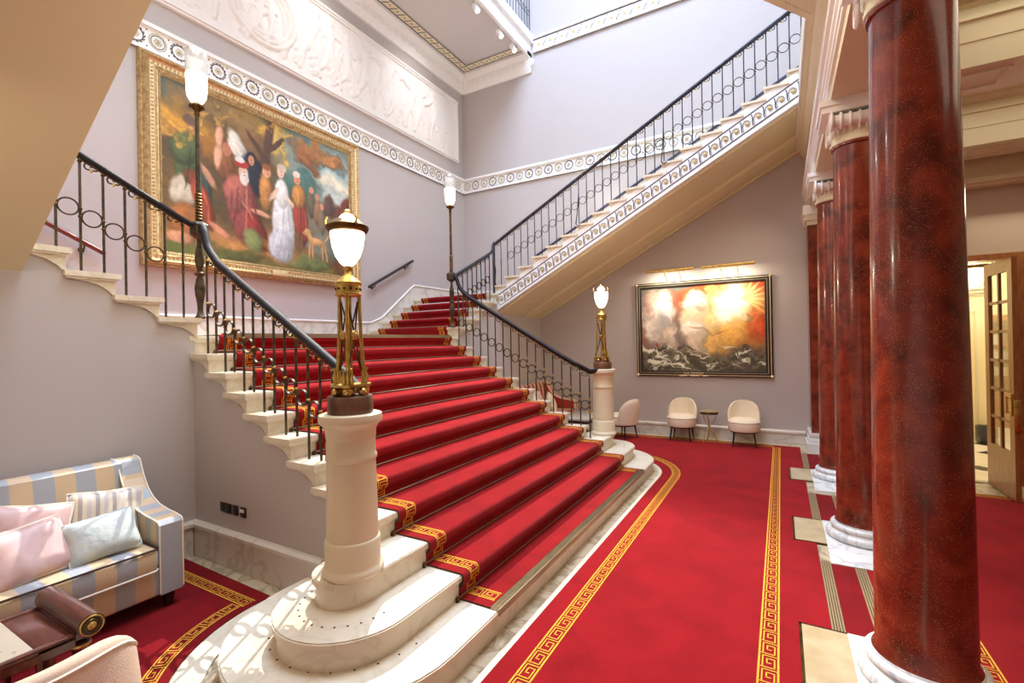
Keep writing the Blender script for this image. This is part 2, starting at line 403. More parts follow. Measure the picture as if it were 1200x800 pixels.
scroll_band(m,lambda s,v,d:(s,YB-.32+v,8.11-d-.012),XP+.42,GX,.2,.2,BEIGEB,DKLINE,WHITE,GOLDP,lambda s,v,d:Matrix.Translation((s,YB-.32+v,8.11-d-.012))@Matrix.Rotation(PI,4,'X'))
struct(m.build('trim_4'),'beige and dark scroll border painted round the gallery ceiling','border')
m=MB(); m.box(GX+.12,7,YB-.02,YB,8.10,8.42,WHITE); m.box(GX+.12,7,YB-.06,YB,8.10,8.13,WHITE); m.box(GX+.12,7,YB-.06,YB,8.39,8.42,WHITE)
scroll_band(m,lambda s,v,d:(s,YB-.024-d,8.26+v),GX+.12,3.0,.25,.27,WHITE,WREATH,WHITE,GOLDP,lambda s,v,d:Matrix.Translation((s,YB-.026-d,8.26+v))@Matrix.Rotation(PI/2,4,'X'))
struct(m.build('trim_5'),'white scroll frieze high on the back wall beyond the gallery','frieze')
# ceiling with skylight opening, high above the well
m=MB(); m.box(XP-.2,-2.6,YL-.2,YB+.2,TOPZ,TOPZ+.2,WHITE); m.box(1.2,2.6,YL-.2,YB+.2,TOPZ,TOPZ+.2,WHITE); m.box(-2.6,1.2,YL-.2,-1.0,TOPZ,TOPZ+.2,WHITE); m.box(-2.6,1.2,4.5,YB+.2,TOPZ,TOPZ+.2,WHITE)
struct(m.build('ceiling'))
sbox('wall_front_upper',2.4,2.6,YL-.2,YB,5.4,TOPZ,WALL)

# ------------------------------------------------------------------ relief panel on the picture wall
def relief():
    y0,y1,z0,z1=MIR-6.435,6.435,6.10,7.36
    nx,nz=520,120
    Y,Z=np.meshgrid(np.linspace(0,1,nx)*(y1-y0),np.linspace(0,1,nz)*(z1-z0))
    H=np.zeros_like(Y); rg=np.random.RandomState(3)
    def limb(p,q,r0,r1,h):
        px,pz=p;qx,qz=q; dx,dz=qx-px,qz-pz; L2=dx*dx+dz*dz+1e-9
        t=np.clip(((Y-px)*dx+(Z-pz)*dz)/L2,0,1); d=np.hypot(Y-px-t*dx,Z-pz-t*dz); r=r0+(r1-r0)*t
        return h*np.sqrt(np.clip(1-(d/r)**2,0,1))
    def fig(x,lean,sc,flip):
        nonlocal H
        b=.12; hip=(x+lean*.1,b+.5*sc); neck=(x+lean*.32*sc,b+.86*sc); head=(neck[0]+.03*flip,neck[1]+.11*sc)
        k1=(x+.13*flip*sc,b+.27*sc); f1=(x+rg.uniform(.1,.28)*flip*sc,b); k2=(x-.08*flip*sc,b+.26*sc); f2=(x-rg.uniform(.15,.35)*flip*sc,b+.02)
        e1=(neck[0]+.2*flip*sc,neck[1]-rg.uniform(-.1,.2)*sc); h1=(e1[0]+.17*flip*sc,e1[1]+rg.uniform(-.12,.15)*sc)
        e2=(neck[0]-.16*flip*sc,neck[1]-.18*sc); h2=(e2[0]-.05*flip*sc,e2[1]-.17*sc)
        for a in ((hip,neck,.085*sc,.10*sc,.05),(hip,k1,.075*sc,.05*sc,.045),(k1,f1,.048*sc,.03*sc,.038),(hip,k2,.07*sc,.05*sc,.04),(k2,f2,.045*sc,.03*sc,.032),
                  (neck,e1,.045*sc,.035*sc,.045),(e1,h1,.035*sc,.025*sc,.04),(neck,e2,.042*sc,.034*sc,.035),(e2,h2,.033*sc,.024*sc,.03),(head,(head[0],head[1]+.03),.062*sc,.058*sc,.055)):
            H=np.maximum(H,limb(*a))
        # drapery folds
        for j in range(4):
            a=(neck[0]-.03*j*flip,neck[1]-.1*j); H=np.maximum(H,limb(a,(a[0]-.3*flip*sc,b+.12*j*sc),.03,.05,.028))
    x=.25; i=0
    while x<(y1-y0)-.3:
        if abs(x-(y1-y0)*.5)>.62: fig(x,rg.uniform(-.5,.5),rg.uniform(.92,1.05),1 if rg.rand()>.5 else -1)
        x+=rg.uniform(.36,.46); i+=1
    for cxx in ((y1-y0)*.5,):
        d=np.hypot((Y-cxx),(Z-.63)); 
        for r,w,h in ((.5,.035,.05),(.42,.03,.04),(.34,.03,.035)): H=np.maximum(H,h*np.sqrt(np.clip(1-((d-r)/w)**2,0,1)))
    fig((y1-y0)*.5-.1,.2,.7,1); fig((y1-y0)*.5+.15,-.2,.65,-1)
    H+= .004*np.sin(Y*37+3*np.sin(Z*11))*np.sin(Z*29+2*np.sin(Y*7))
    vs=np.stack([XP+.015+H.ravel(),y0+Y.ravel(),z0+Z.ravel()],1)
    idx=np.arange(nx*nz).reshape(nz,nx); q=np.stack([idx[:-1,:-1].ravel(),idx[:-1,1:].ravel(),idx[1:,1:].ravel(),idx[1:,:-1].ravel()],1)
    t=thing('relief_panel','long white plaster relief of carved figures high on the wall','relief',(XP,1.77,z0))
    m=MB(); m.add(vs.tolist(),q.tolist(),SPIREP,True); m.build('relief_carving',t)
    m=MB()
    for a,b,c,d in ((y0-.09,y1+.09,z0-.09,z0),(y0-.09,y1+.09,z1,z1+.09),(y0-.09,y0,z0,z1),(y1,y1+.09,z0,z1)):
        m.box(XP,XP+.05,a,b,c,d,WHITE); m.box(XP+.05,XP+.075,a+(.03 if b-a<.2 else 0),b-(.03 if b-a<.2 else 0),c+(.03 if d-c<.2 else 0),d-(.03 if d-c<.2 else 0),WHITE)
    m.build('frame',t)
relief()

# ================================================================== STAIRS (stone)
def step_block(m,xn,z,y0,y1,t,mt,rise=R_,axis='x',sgn=-1,thk=.042):
    """one stone step: slab with rounded nose, cut-away underside; runs back along sgn*axis from nose"""
    s=sgn; b=xn; e=.028
    slab=[(b,z-.012),(b+s*.004,z),(b+s*(t+.045),z),(b+s*(t+.045),z-thk),(b+s*.006,z-thk),(b,z-thk+.008)]
    cove=[(b+s*.012,z-thk),(b+s*(t+.035),z-thk),(b+s*(t+.03),z-thk-.016),(b+s*.024,z-thk-.016)]
    body=[(b+s*.030,z-thk-.016),(b+s*(t+.0),z-thk-.016)]+[(b+s*(t*.72),z-thk-.03),(b+s*(t*.45),z-thk-.052),(b+s*(t*.26),z-rise+.028)]+[(b+s*.045,z-rise-.008),(b+s*.030,z-rise-.008)]
    ax='y' if axis=='x' else 'x'
    yl,yh=(y0,y1); el,eh=(e,e) if axis=='x' else (0,e)
    m.prism(slab,ax,yl,yh,mt); m.prism(cove,ax,yl+el*.4,yh-eh*.4,mt); m.prism(body,ax,yl+el,yh-eh,mt)
stairs=thing('stone_staircase','main flight of pale marble stairs under the red runner','staircase',(-1.5,1.77,0))
def round_step(k,xf,cxr,ry,rx,yc,xb):
    z1=k*R_; 
    def outline(off):
        pts=[]
        n=20
        for i in range(n+1):   # left end: from front (angle 0) round to back
            a=PI*i/n; pts.append((cxr+(rx-off)*cos(a),yc-(ry-off)*sin(a)))
        for i in range(n+1):
            a=PI-PI*i/n; pts.append((cxr+(rx-off)*cos(a),MIR-yc+(ry-off)*sin(a)))
        return pts
    m=MB()
    m.prism(outline(.025),'z',z1-R_,z1-.04,STONE,True)
    m.prism(outline(.010),'z',z1-.045,z1-.035,STONE,True); m.prism(outline(0),'z',z1-.035,z1-.008,STONE,True); m.prism(outline(.007),'z',z1-.008,z1,STONE,True)
    # small dark fixing studs on the tread following the curve
    if k<3:
        for sd in 'LR':
            for i in range(13):
                a=PI*(i+.2)/13; px=cxr+(rx-.33*rx)*cos(a)*1.0; py=my(yc-(ry-.33*ry)*sin(a),sd)
                if k==1: px=cxr+(rx-.24)*cos(a); py=my(yc-(ry-.24)*sin(a),sd)
                m.lathe([(.007,0),(.006,.0015)],(px,py,z1),SOCK,8)
    m.build('step',stairs)
round_step(1,0,-.722,.72,.722,-.45,-1.44)
round_step(2,-.272,-.69,.42,.418,-.53,-1.1)
m=MB()
def out3(off):
    c=(-.744,-.50); pts=[]
    for i in range(15): a=PI*i/14; pts.append((c[0]+(.2-off)*cos(a),c[1]-(.2-off)*sin(a)))
    for i in range(15): a=PI-PI*i/14; pts.append((c[0]+(.2-off)*cos(a),MIR-c[1]+(.2-off)*sin(a)))
    return pts
m.prism(out3(.02),'z',2*R_,3*R_-.04,STONE,True); m.prism(out3(0),'z',3*R_-.04,3*R_-.006,STONE,True); m.prism(out3(.006),'z',3*R_-.006,3*R_,STONE,True); m.build('step',stairs)
for k in range(4,12):
    m=MB(); step_block(m,-(k-1)*T,k*R_,-D,MIR+D,T,STONE); m.build('step',stairs)
m=MB(); m.box(XP,LX-.06,-.2,MIR+.2,LZ-.14,LZ-.002,STONE); step_block(m,LX,LZ,-D,MIR+D,.2,STONE); m.build('landing',stairs)
m=MB(); m.box(-3.0,-2.97,0.12,MIR-.12,0,LZ-.2,WALL); m.build('understair_panel',stairs)
T2=.295
def short_flight(side):
    t=thing('short_staircase','short marble flight rising from the landing to the '+('gilt picture\'s left end' if side=='L' else 'far corner of the stairwell'),'staircase',(-4,my(-.9,side),LZ))
    sg=-1 if side=='L' else 1
    for j in range(1,6):
        m=MB(); yn=my(-.16-(j-1)*T2,side); step_block(m,yn,LZ+j*R_,XP,-2.955,T2 if j<5 else .2,STONE,axis='y',sgn=sg); m.build('step',t)
    m=MB(); a,b=sorted((my(-.16-4*T2-.1,side),my(YL,side))); m.box(XP,-2.97,a,b,2.57,2.718,STONE); m.build('half_landing',t)
    m=MB(); pts=[(my(y,side),z) for y,z in ((-.20,LZ-.15),(-.20,LZ+.02),(-.16-4*T2,2.62),(YL,2.66),(YL,2.5),(-.16-4*T2,2.42))]; m.prism(pts,'x',-4.9,-3.01,WALL); m.build('carriage',t)
for s_ in 'LR': short_flight(s_)
# upper flights
T3=.281; R3_=.15; N3=18
def upper_flight(side):
    ys=my(-1.435,side); yb=my(YL,side); lo,hi=sorted((ys,yb)); sg=1 if side=='R' else -1
    t=thing('upper_staircase',('upper marble flight with scroll decorated string rising along the back wall' if side=='R' else 'underside of the upper flight overhead, plain cream slope above the sofa'),'staircase',(-1,(ys+yb)/2,3.5))
    if side=='R':
        for i in range(N3):
            m=MB(); xn=-3.11+T3*i; z=2.87+R3_*i
            prof=[(xn,z-.01),(xn+.004,z),(xn+T3+.05,z),(xn+T3+.05,z-.12),(xn+.03,z-R3_-.14),(xn+.03,z-.045),(xn+.008,z-.035)]
            m.prism(prof,'y',ys+.004,hi,STONE); m.prism([(xn,z-.012),(xn+.004,z),(xn+T3+.03,z),(xn+T3+.03,z-.035),(xn+.008,z-.035)],'y',ys-.025,ys+.004,STONE); m.build('step',t)
        def top(x): return 2.684+(x+3)*.549
        def bot(x): return 2.43+(x+3)*.5315
        m=MB(); x0,x1=-3.12,1.9
        m.prism([(x0,bot(x0)),(x1,bot(x1)),(x1,top(x1)+.075),(x0,top(x0)+.075)],'y',ys,ys+.12,WHITE)
        m.prism([(x0,bot(x0)-.02),(x1,bot(x1)-.02),(x1,bot(x1)+.02),(x0,bot(x0)+.02)],'y',ys-.02,ys+.12,WHITE)
        m.build('string_board',t)
        m=MB(); L=math.hypot(1,.54); al=math.atan(.54)
        def P(s,v,d):
            x=-2.98+s*cos(al); zc=(top(x)+bot(x))/2+.008; return (x-v*sin(al),ys-.004-d,zc+v*cos(al))
        def Nn(s,v,d): return Matrix.Translation(P(s,v,d))@Matrix.Rotation(PI/2,4,'X')
        scroll_band(m,P,0,5.5,.205,.16,WHITE,DKLINE,GREYL,GOLDP,Nn)
        m.build('scroll_ornament',t)
        m=MB(); 
        m.prism([(-3.06,2.35),(1.9,5.0),(1.9,5.5),(-3.06,2.75)],'y',ys+.1,YB,SOFF)
        m.prism([(-3.05,2.30),(1.9,4.93),(1.9,5.02),(-3.05,2.39)],'y',YB-.7,YB,SOFF)
        m.prism([(-3.05,2.27),(1.9,4.90),(1.9,4.95),(-3.05,2.32)],'y',YB-.1,YB,SOFF)
        # raised margin of the soffit panel
        m.prism([(-3.05,2.34),(1.9,4.985),(1.9,5.02),(-3.05,2.375)],'y',ys+.08,ys+.35,SOFF)
        m.prism([(-3.05,2.34),(-2.6,2.34+.45*.534),(-2.6,2.40+.45*.534),(-3.05,2.40)],'y',ys+.1,YB,SOFF)
        m.build('soffit',t)
    else:
        m=MB(); y1=-1.30; sl=.63
        z=lambda x:2.32+(x+3.07)*sl
        m.prism([(-3.07,z(-3.07)),(1.8,z(1.8)),(1.8,z(1.8)+.4),(-3.07,2.9)],'y',YL,y1,SOFF); m.build('soffit',t)
upper_flight('L'); upper_flight('R')

# ================================================================== GREEK KEY + CARPETS
def greek(m,fn,s0,s1,w,mt,unit=None,ds=.03,flip=False):
    """gold key border: fn(s,v)->point, v in 0..w"""
    unit=(unit or w)*1.2; n=max(1,int(round((s1-s0)/unit))); u=(s1-s0)/n; t=w*.10
    def rect(a,b,c,d):
        k=max(1,int(math.ceil((b-a)/ds)))
        for i in range(k):
            p=a+(b-a)*i/k; q=a+(b-a)*(i+1)/k
            m.add([fn(p,c),fn(q,c),fn(q,d),fn(p,d)],[(0,1,2,3)],mt)
    rect(s0,s1,0,t); rect(s0,s1,w-t,w)
    t2=w*.072
    for i in range(n):
        a=s0+i*u
        H=lambda x0,x1,y:rect(a+x0*u,a+x1*u,y*w-t2/2,y*w+t2/2)
        V=lambda x,y0,y1:rect(a+x*u-t2/2,a+x*u+t2/2,y0*w-(t2/2 if y0>.1 else 0),y1*w+(t2/2 if y1<.9 else 0))
        V(.08,.05,.78); H(.08,.72,.78); V(.72,.42,.78); H(.40,.72,.42); V(.40,.42,.60)
        H(.08,.92,.22) ; V(.92,.22,.95)
def flat(x0,y0,dx,dy,nx,ny,z): return lambda s,v:(x0+dx*s+nx*v,y0+dy*s+ny*v,z)
# main stair runner: profile along the flight
def runner_profile(pts,n=4,r=.022):
    """round the convex nosing corners; pts list of (d,z)"""
    out=[pts[0]]
    for i in range(1,len(pts)-1):
        p=Vector(pts[i]);a=(Vector(pts[i-1])-p);b=(Vector(pts[i+1])-p)
        rr=min(r,a.length*.4,b.length*.4); A=p+a.normalized()*rr; B=p+b.normalized()*rr
        for j in range(n+1):
            t=j/n; q=A*(1-t)**2+p*2*t*(1-t)+B*t*t; out.append((q.x,q.y))
    out.append(pts[-1]); return out
def arclen(pr):
    S=[0]
    for i in range(1,len(pr)): S.append(S[-1]+math.hypot(pr[i][0]-pr[i-1][0],pr[i][1]-pr[i-1][1]))
    return S
def runner(name,label,pr,w0,w1,to3,mt,bandin=.115,bw=.095,both=True,off=.0025,edge=EDGEC,parent=None):
    """pr: profile in (d,z); to3(d,w,z)"""
    m=MB(); n=len(pr); th=.012
    nor=[]
    for i in range(n):
        a=Vector(pr[max(0,i-1)]);b=Vector(pr[min(n-1,i+1)]); t=(b-a).normalized(); nor.append(Vector((-t.y,t.x)))
    # choose outward normals pointing up
    if sum(v.y for v in nor)<0: nor=[-v for v in nor]
    top=[(pr[i][0]+nor[i].x*th,pr[i][1]+nor[i].y*th) for i in range(n)]
    K=24
    vs=[];fs=[]
    ws=[w0+(w1-w0)*j/K for j in range(K+1)]
    for i in range(n):
        for w in ws: vs.append(to3(top[i][0],w,top[i][1]))
    for i in range(n-1):
        for j in range(K): fs.append((i*(K+1)+j,i*(K+1)+j+1,(i+1)*(K+1)+j+1,(i+1)*(K+1)+j))
    m.add(vs,fs,mt,True)
    for w in (w0,w1):
        vs=[];fs=[]
        for i in range(n): vs+= [to3(pr[i][0],w,pr[i][1]),to3(top[i][0],w,top[i][1])]
        for i in range(n-1): fs.append((2*i,2*i+1,2*i+3,2*i+2))
        m.add(vs,fs,edge)
    S=arclen(top)
    import bisect
    def at(s,w):
        i=min(max(bisect.bisect_right(S,s)-1,0),n-2); t=(s-S[i])/max(1e-9,S[i+1]-S[i]); t=min(max(t,0),1)
        a=Vector(top[i]).lerp(Vector(top[i+1]),t)+nor[i].lerp(nor[i+1],t)*off
        return to3(a.x,w,a.y)
    lo,hi=(w0,w1) if w0<w1 else (w1,w0)
    greek(m,lambda s,v:at(s,lo+bandin+v),0.02,S[-1]-.02,bw,GOLDC,.098,.016)
    if both: greek(m,lambda s,v:at(s,hi-bandin-v),0.02,S[-1]-.02,bw,GOLDC,.098,.016)
    o=m.build(name,parent); return o
pr=[(-.055,R_+.0)]
for k in range(2,13):
    x=-(k-1)*T; pr+= [(x-.028,(k-1)*R_+.001),(x-.026,k*R_-.075),(x+.006,k*R_-.055),(x+.006,k*R_+.001)]
pr+=[(XP+.3,LZ+.001)]
# keep sharp inner corners, round noses
prof=runner_profile(pr,3,.018)
o=runner('stair_carpet','',prof,0.0,W,lambda d,w,z:(d,w,z),REDST,bandin=.07,bw=.1)
tag(o,'bright red runner with gold key borders covering the main flight of stairs','carpet')
for s_ in 'LR':
    pr=[]; 
    for j in range(1,6):
        y=-.16-(j-1)*T2; z=LZ+j*R_
        pr+=[(y-.030,z-R_+.013),(y-.034,z-.055),(y+.004,z-.03),(y+.004,z+.001)]
    pr+=[(YL+.3,2.721)]
    prf=runner_profile(pr,3,.018)
    sd=s_
    o=runner('stair_carpet','',prf,-4.72,-3.2,(lambda d,w,z,sd=sd:(w,my(d,sd),z)),REDST,bandin=.06,bw=.1)
    tag(o,'dark red runner on the short upper steps '+('left of the landing behind the left balusters' if s_=='L' else 'rising from the landing towards the far corner'),'carpet')
# brass nosing of the first step, landing edge and first short steps
def nosing(name,label,b):
    m=MB()
    x0,x1,y0,y1,z=b
    m.box(x0,x1,y0,y1,z,z+.012,NOSE)
    if x1-x0<y1-y0:
        for i in range(5): xx=x0+(x1-x0)*(i+.5)/5; m.box(xx-.002,xx+.002,y0,y1,z+.012,z+.0155,BRASSD)
        m.box(x1,x1+.006,y0,y1,z-.03,z+.012,NOSE)
    o=m.build(name); tag(o,label,'stair nosing'); return o
nosing('stair_nosing','ribbed brass nosing strip along the lowest carpeted step',(-.062,0.0,0.0,W,R_))
nosing('stair_nosing','grey brass nosing strip along the landing edge at the top of the main flight',(LX-.05,LX+.02,.05,W-.05,LZ+.012))
m=MB(); m.box(-4.72,-3.2,MIR+.15,MIR+.21,LZ+R_+.013,LZ+R_+.024,NOSE); tag(m.build('stair_nosing'),'grey nosing strip on the first short step beyond the landing','stair nosing')
# stair rods
ordn=['lowest','second','third','fourth','fifth','sixth','seventh','eighth','ninth','tenth','eleventh']
for k in range(1,12):
    m=MB(); x=-k*T-.010; z=k*R_+.024
    m.tube([(x,-.03,z),(x,W+.03,z)],.0065,STEEL,8)
    for y in (-.03,W+.03):
        m.ball((x,y,z),.013,BRASSD,8); m.box(x-.02,x+.004,y-.008,y+.008,z-.024,z,BRASSD)
    o=m.build('stair_rod'); tag(o,'thin metal stair rod on the red main runner, %s of eleven counted from the bottom'%ordn[k-1],'stair rod','stair rods on the main flight')
# --- hall carpet with curved left edge
def arc_pts():
    # edge of the carpet around the step end, far side (right newel) : offsets of step 1 outline
    P=[(.12,-3.2),(.12,3.9)]
    for i in range(1,15):
        a=PI*.62*i/14; P.append((-.722+.842*cos(a),3.9+.95*sin(a)))
    return P
edge=arc_pts()
m=MB()
pl=edge+[(-1.6,5.0),(-2.9,5.0),(-2.9,6.55),(1.773,6.55),(1.773,-3.2)]
m.prism(pl,'z',0,.012,RED)
zc=.0145
# right band
greek(m,flat(1.39,-2.6,0,1,1,0,zc),0,8.98,.105,GOLDC,.105)
# far band
greek(m,flat(-2.8,6.38,1,0,0,1,zc),0,4.19,.095,GOLDC,.1)
def poly_band(m,pts,w,side,unit,z):
    """band along a polyline; v offsets to the given side"""
    P=[Vector(p) for p in pts]; S=[0]
    for i in range(1,len(P)): S.append(S[-1]+(P[i]-P[i-1]).length)
    N=[]
    for i in range(len(P)):
        t=(P[min(i+1,len(P)-1)]-P[max(i-1,0)]).normalized(); N.append(Vector((-t.y,t.x))*side)
    import bisect
    def fn(s,v):
        i=min(max(bisect.bisect_right(S,s)-1,0),len(P)-2); t=(s-S[i])/(S[i+1]-S[i]); t=min(max(t,0),1)
        p=P[i].lerp(P[i+1],t); n=N[i].lerp(N[i+1],t).normalized(); return (p.x+n.x*v,p.y+n.y*v,z)
    greek(m,fn,0,S[-1],w,GOLDC,unit,.03)
bp_=[(.25,-2.9)]+[(.25,-2.9+i*.2) for i in range(1,34)]+[(.25,3.9)]
for i in range(1,15):
    a=PI*.55*i/14; bp_.append((-.722+.972*cos(a),3.9+1.08*sin(a)))
poly_band(m,bp_,.105,-1,.105,zc)
tag(m.build('hall_carpet'),'broad red carpet with gold key borders between the stairs and the red columns','carpet')
# strip of carpet between brass floor strips
for a,b,lb in ((.995,2.05,'between the nearest and the middle column'),(3.03,3.95,'between the middle and the third column'),(5.08,6.1,'between the third column and the pilaster')):
    m=MB(); m.box(1.848,2.0,a,b,0,.010,REDD); tag(m.build('carpet_strip'),'narrow dark red carpet strip '+lb,'carpet')
# light border strip along the first step
m=MB(); P=[Vector(p) for p in edge]
vs=[];fs=[]
for i,p in enumerate(P):
    t=(P[min(i+1,len(P)-1)]-P[max(i-1,0)]).normalized(); n=Vector((-t.y,t.x)); vs+= [(p.x,p.y,.003),(p.x+n.x*.045,p.y+n.y*.045,.003)]
for i in range(len(P)-1): fs.append((2*i,2*i+1,2*i+3,2*i+2))
m.add(vs,fs,FLOORL); 
struct(m.build('trim_6'))
# lounge carpet left
m=MB()
inner=[(-1.70,-.37)]
for i in range(0,13):
    a=PI+ .0 + (PI*.5)*i/12   # around left end of step 1
    x=-.722+ .98*cos(a); y=-.45+.98*sin(a)
    if y<-.40: inner.append((x,y))
pl=[(-2.95,-.34)]+inner+[(.1,-1.6),(.1,-3.2),(-2.95,-3.2)]
m.prism(pl,'z',0,.010,REDD)
greek(m,flat(-2.9,-.46,1,0,0,-1,.0125),0,1.16,.09,GOLDC,.1)
bl=[(-1.742,-.47)]
for i in range(0,15):
    a=PI+ .08+ (PI*.5)*i/14; bl.append((-.72+1.045*cos(a),-.47+1.0*sin(a)))
poly_band(m,bl[1:],.09,-1,.1,.0125)
tag(m.build('lounge_carpet'),'dark red carpet with gold key border under the striped blue and tan sofa','carpet')
# mirrored lounge carpet at far side is the hall carpet itself. curved kerb around step end
m=MB(); vs=[];fs=[]
for i in range(25):
    a=PI*.84+PI*.75*i/24
    for rr in (.80,.965): vs.append((-.722+rr*cos(a),-.45+rr*sin(a),.012))
for i in range(24): fs.append((2*i,2*i+1,2*i+3,2*i+2))
m.add(vs,fs,STONE)
struct(m.build('trim_7'))
# right room carpet
m=MB(); m.box(2.07,7.1,-3.1,4.72,0,.012,RED); m.box(2.07,2.35,4.72,5.2,0,.012,RED)
greek(m,flat(2.42,-2.5,0,1,1,0,.0145),0,7.1,.095,GOLDC,.1)
greek(m,flat(2.42,4.6,1,0,0,1,.0145),0,3.6,.085,GOLDC,.09)
tag(m.build('side_room_carpet'),'red carpet with gold key border beyond the columns before the glazed door','carpet')
# brass floor strips
m=MB()
for x in (1.775,2.0):
    for a,b in ((-3.1,.0),(.995,2.05),(3.03,3.95),(5.08,6.1)):
        if x>1.9 : a2,b2=a,b
        m.box(x,x+.07,a,b,0,.014,STRIPM)
        for i in range(4): m.box(x+.01+i*.015,x+.014+i*.015,a,b,.014,.0165,BRASSD)
struct(m.build('trim_8'))
# pads and plinth slabs
m=MB()
for yc in (.69,2.72,4.78):
    m.box(1.615,1.85,yc-.295,yc+.30,0,.016,PADM); m.box(1.598,1.615,yc-.31,yc+.315,0,.016,BRASSD); m.box(1.598,1.85,yc+.30,yc+.315,0,.016,BRASSD); m.box(1.598,1.85,yc-.31,yc-.295,0,.016,BRASSD)
    m.box(1.85,2.42,yc-.70,yc+.31,0,.018,WMARB)
struct(m.build('trim_9'))

# ================================================================== COLUMNS
def column(yc,xc,lab,first=None):
    t=thing('red_column',lab,'column',(xc,yc,0),'red scagliola columns')
    def mk(name,fn):
        m=MB(); fn(m); o=m.build(name); o.parent=t; return o
    if first:
        for c in first.children:
            d=c.copy(); COL.objects.link(d); d.parent=t
        return t
    def base(m):
        pf=[(.29,.018),(.292,.03),(.292,.055)]+[(.275+.022*cos(a),.055+.027+.027*sin(a)) for a in [(-PI/2+PI*i/8) for i in range(9)]]
        pf=[(.27,.016)]+[(.262+.030*cos(a),.050+.034*sin(a)) for a in [(-PI/2+PI*i/8) for i in range(9)]]+[(.255,.086),(.248,.092),(.243,.104)]+[(.238+.018*cos(a),.124+.019*sin(a)) for a in [(-PI/2+PI*i/8) for i in range(9)]]+[(.226,.145),(.222,.158)]
        m.lathe(pf,(0,0,0),WMARB,48)
    def shaft(m):
        pf=[(.224,.15),(.218,.165)]
        for i in range(20):
            z=.18+(3.47-.18)*i/19; u=i/19; r=.206-.030*u**1.4; pf.append((r,z))
        pf+=[(.190,3.475),(.192,3.50)]
        m.lathe(pf,(0,0,0),SCAG,64)
    def cap(m):
        m.lathe([(.185,3.49),(.200,3.50),(.200,3.52),(.188,3.53),(.186,3.60),(.20,3.63),(.215,3.66),(.215,3.70)],(0,0,0),CREAM,40)
        # fluted cushion and scroll volutes either side (Ionic)
        for sy in (-1,1):
            for sx in (-1,1):
                c=Vector((sx*.215,sy*.20,3.665))
                pts=[]
                for i in range(26):
                    a=PI/2+ sx*0 + i*.42; r=.075*(1-i/30); pts.append(c+Vector((-sx*cos(a)*r,0,sin(a)*r)))
                m.tube(pts,.012,WHITE,6); m.ball(c,.018,WHITE,8,(1,1.2,1))
        for sx in (-1,1):
            # side bolster fluted
            for i in range(7):
                yy=-.2+.4*i/6
                m.torus((sx*.215,yy,3.665),.07-.018*sin(PI*i/6),.012,WHITE,(1,0,0),(0,0,1),14,5)
            m.lathe([(.055,-.2),(.048,0),(.055,.2)],(0,0,0),WHITE,14,M=Matrix.Translation((sx*.215,0,3.665))@Matrix.Rotation(PI/2,4,'X'))
        for sy in (-1,1): m.box(-.21,.21,sy*.205-.012,sy*.205+.012,3.70,3.745,WHITE)
        for i in range(9): m.ball((-.2+.05*i,-.21,3.69),.018,WHITE,6,(.8,.6,1.4)); m.ball((-.2+.05*i,.21,3.69),.018,WHITE,6,(.8,.6,1.4))
        # leaves band fluting
        for i in range(24):
            a=2*PI*i/24; m.ball((.2*cos(a),.2*sin(a),3.61),.022,WHITE,6,(.6,.6,2.0))
        m.v=[(-b,a,c) for a,b,c in m.v]
        m.box(-.27,.27,-.24,.24,3.745,3.80,WHITE); m.box(-.285,.285,-.255,.255,3.80,3.85,WHITE)
    mk('base',base); mk('shaft',shaft); mk('capital',cap)
    return t
c1=column(.69,2.148,'speckled red marble column nearest, full height in front of the others')
column(2.71,2.15,'middle red marble column directly behind the nearest large one',c1)
column(4.76,2.145,'red marble column third in the row, next before the square pilaster',c1)
t=thing('red_pilaster','square red pilaster against the back wall at the end of the column row','pilaster',(2.15,6.48,0))
m=MB(); m.box(1.86,2.42,6.18,6.78,0,.15,WMARB); m.box(1.88,2.40,6.20,6.78,.15,.21,WMARB); m.box(1.90,2.38,6.22,6.78,.21,.26,WMARB); m.box(1.89,2.39,6.21,6.78,.26,.31,WMARB); m.build('base',t)
m=MB(); m.box(1.925,2.36,6.25,6.78,.31,3.55,SCAG); m.build('shaft',t)
m=MB(); m.box(1.92,2.37,6.24,6.78,3.55,3.62,CREAM); m.box(1.89,2.4,6.2,6.78,3.62,3.7,CREAM); m.box(1.87,2.42,6.17,6.78,3.7,3.85,WHITE)
for i in range(8): m.box(1.885+.0,1.89,6.22+.07*i,6.25+.07*i,3.62,3.7,WHITE)
m.build('capital',t)
# entablature and gallery edge
m=MB()
ent=[(2.32,3.85),(1.945,3.85),(1.945,4.02),(1.94,4.88),(2.32,4.88)]
m.prism(ent,'y',YL,YB,CREAM)
m.prism([(1.95,3.95),(1.925,3.95),(1.925,3.99),(1.915,4.0),(1.915,4.05),(1.90,4.07),(1.90,4.12),(1.875,4.14),(1.875,4.20),(1.95,4.20)],'y',YL,YB,WHITE)
m.prism([(1.95,4.76),(1.90,4.80),(1.87,4.84),(1.87,4.88),(1.95,4.88)],'y',YL,YB,CREAM)
struct(m.build('trim_10'))
m=MB(); pl=[(1.807,YB),(1.807,2.94),(1.20,2.08),(1.20,1.46),(1.807,.6),(1.807,YL),(2.6,YL),(2.6,YB)]
m.prism(pl,'z',4.88,5.42,CREAM)
# fascia bead and dentils under the bow
m.box(1.79,1.81,2.94,YB,4.88,4.94,WHITE)
for i in range(24):
    u=(i+.5)/24; m.box(1.26+.58*u-.007,1.26+.58*u+.007,2.04+.84*u-.012,2.04+.84*u+.012,4.868,4.88,CREAM)
struct(m.build('ceiling_gallery_edge'))
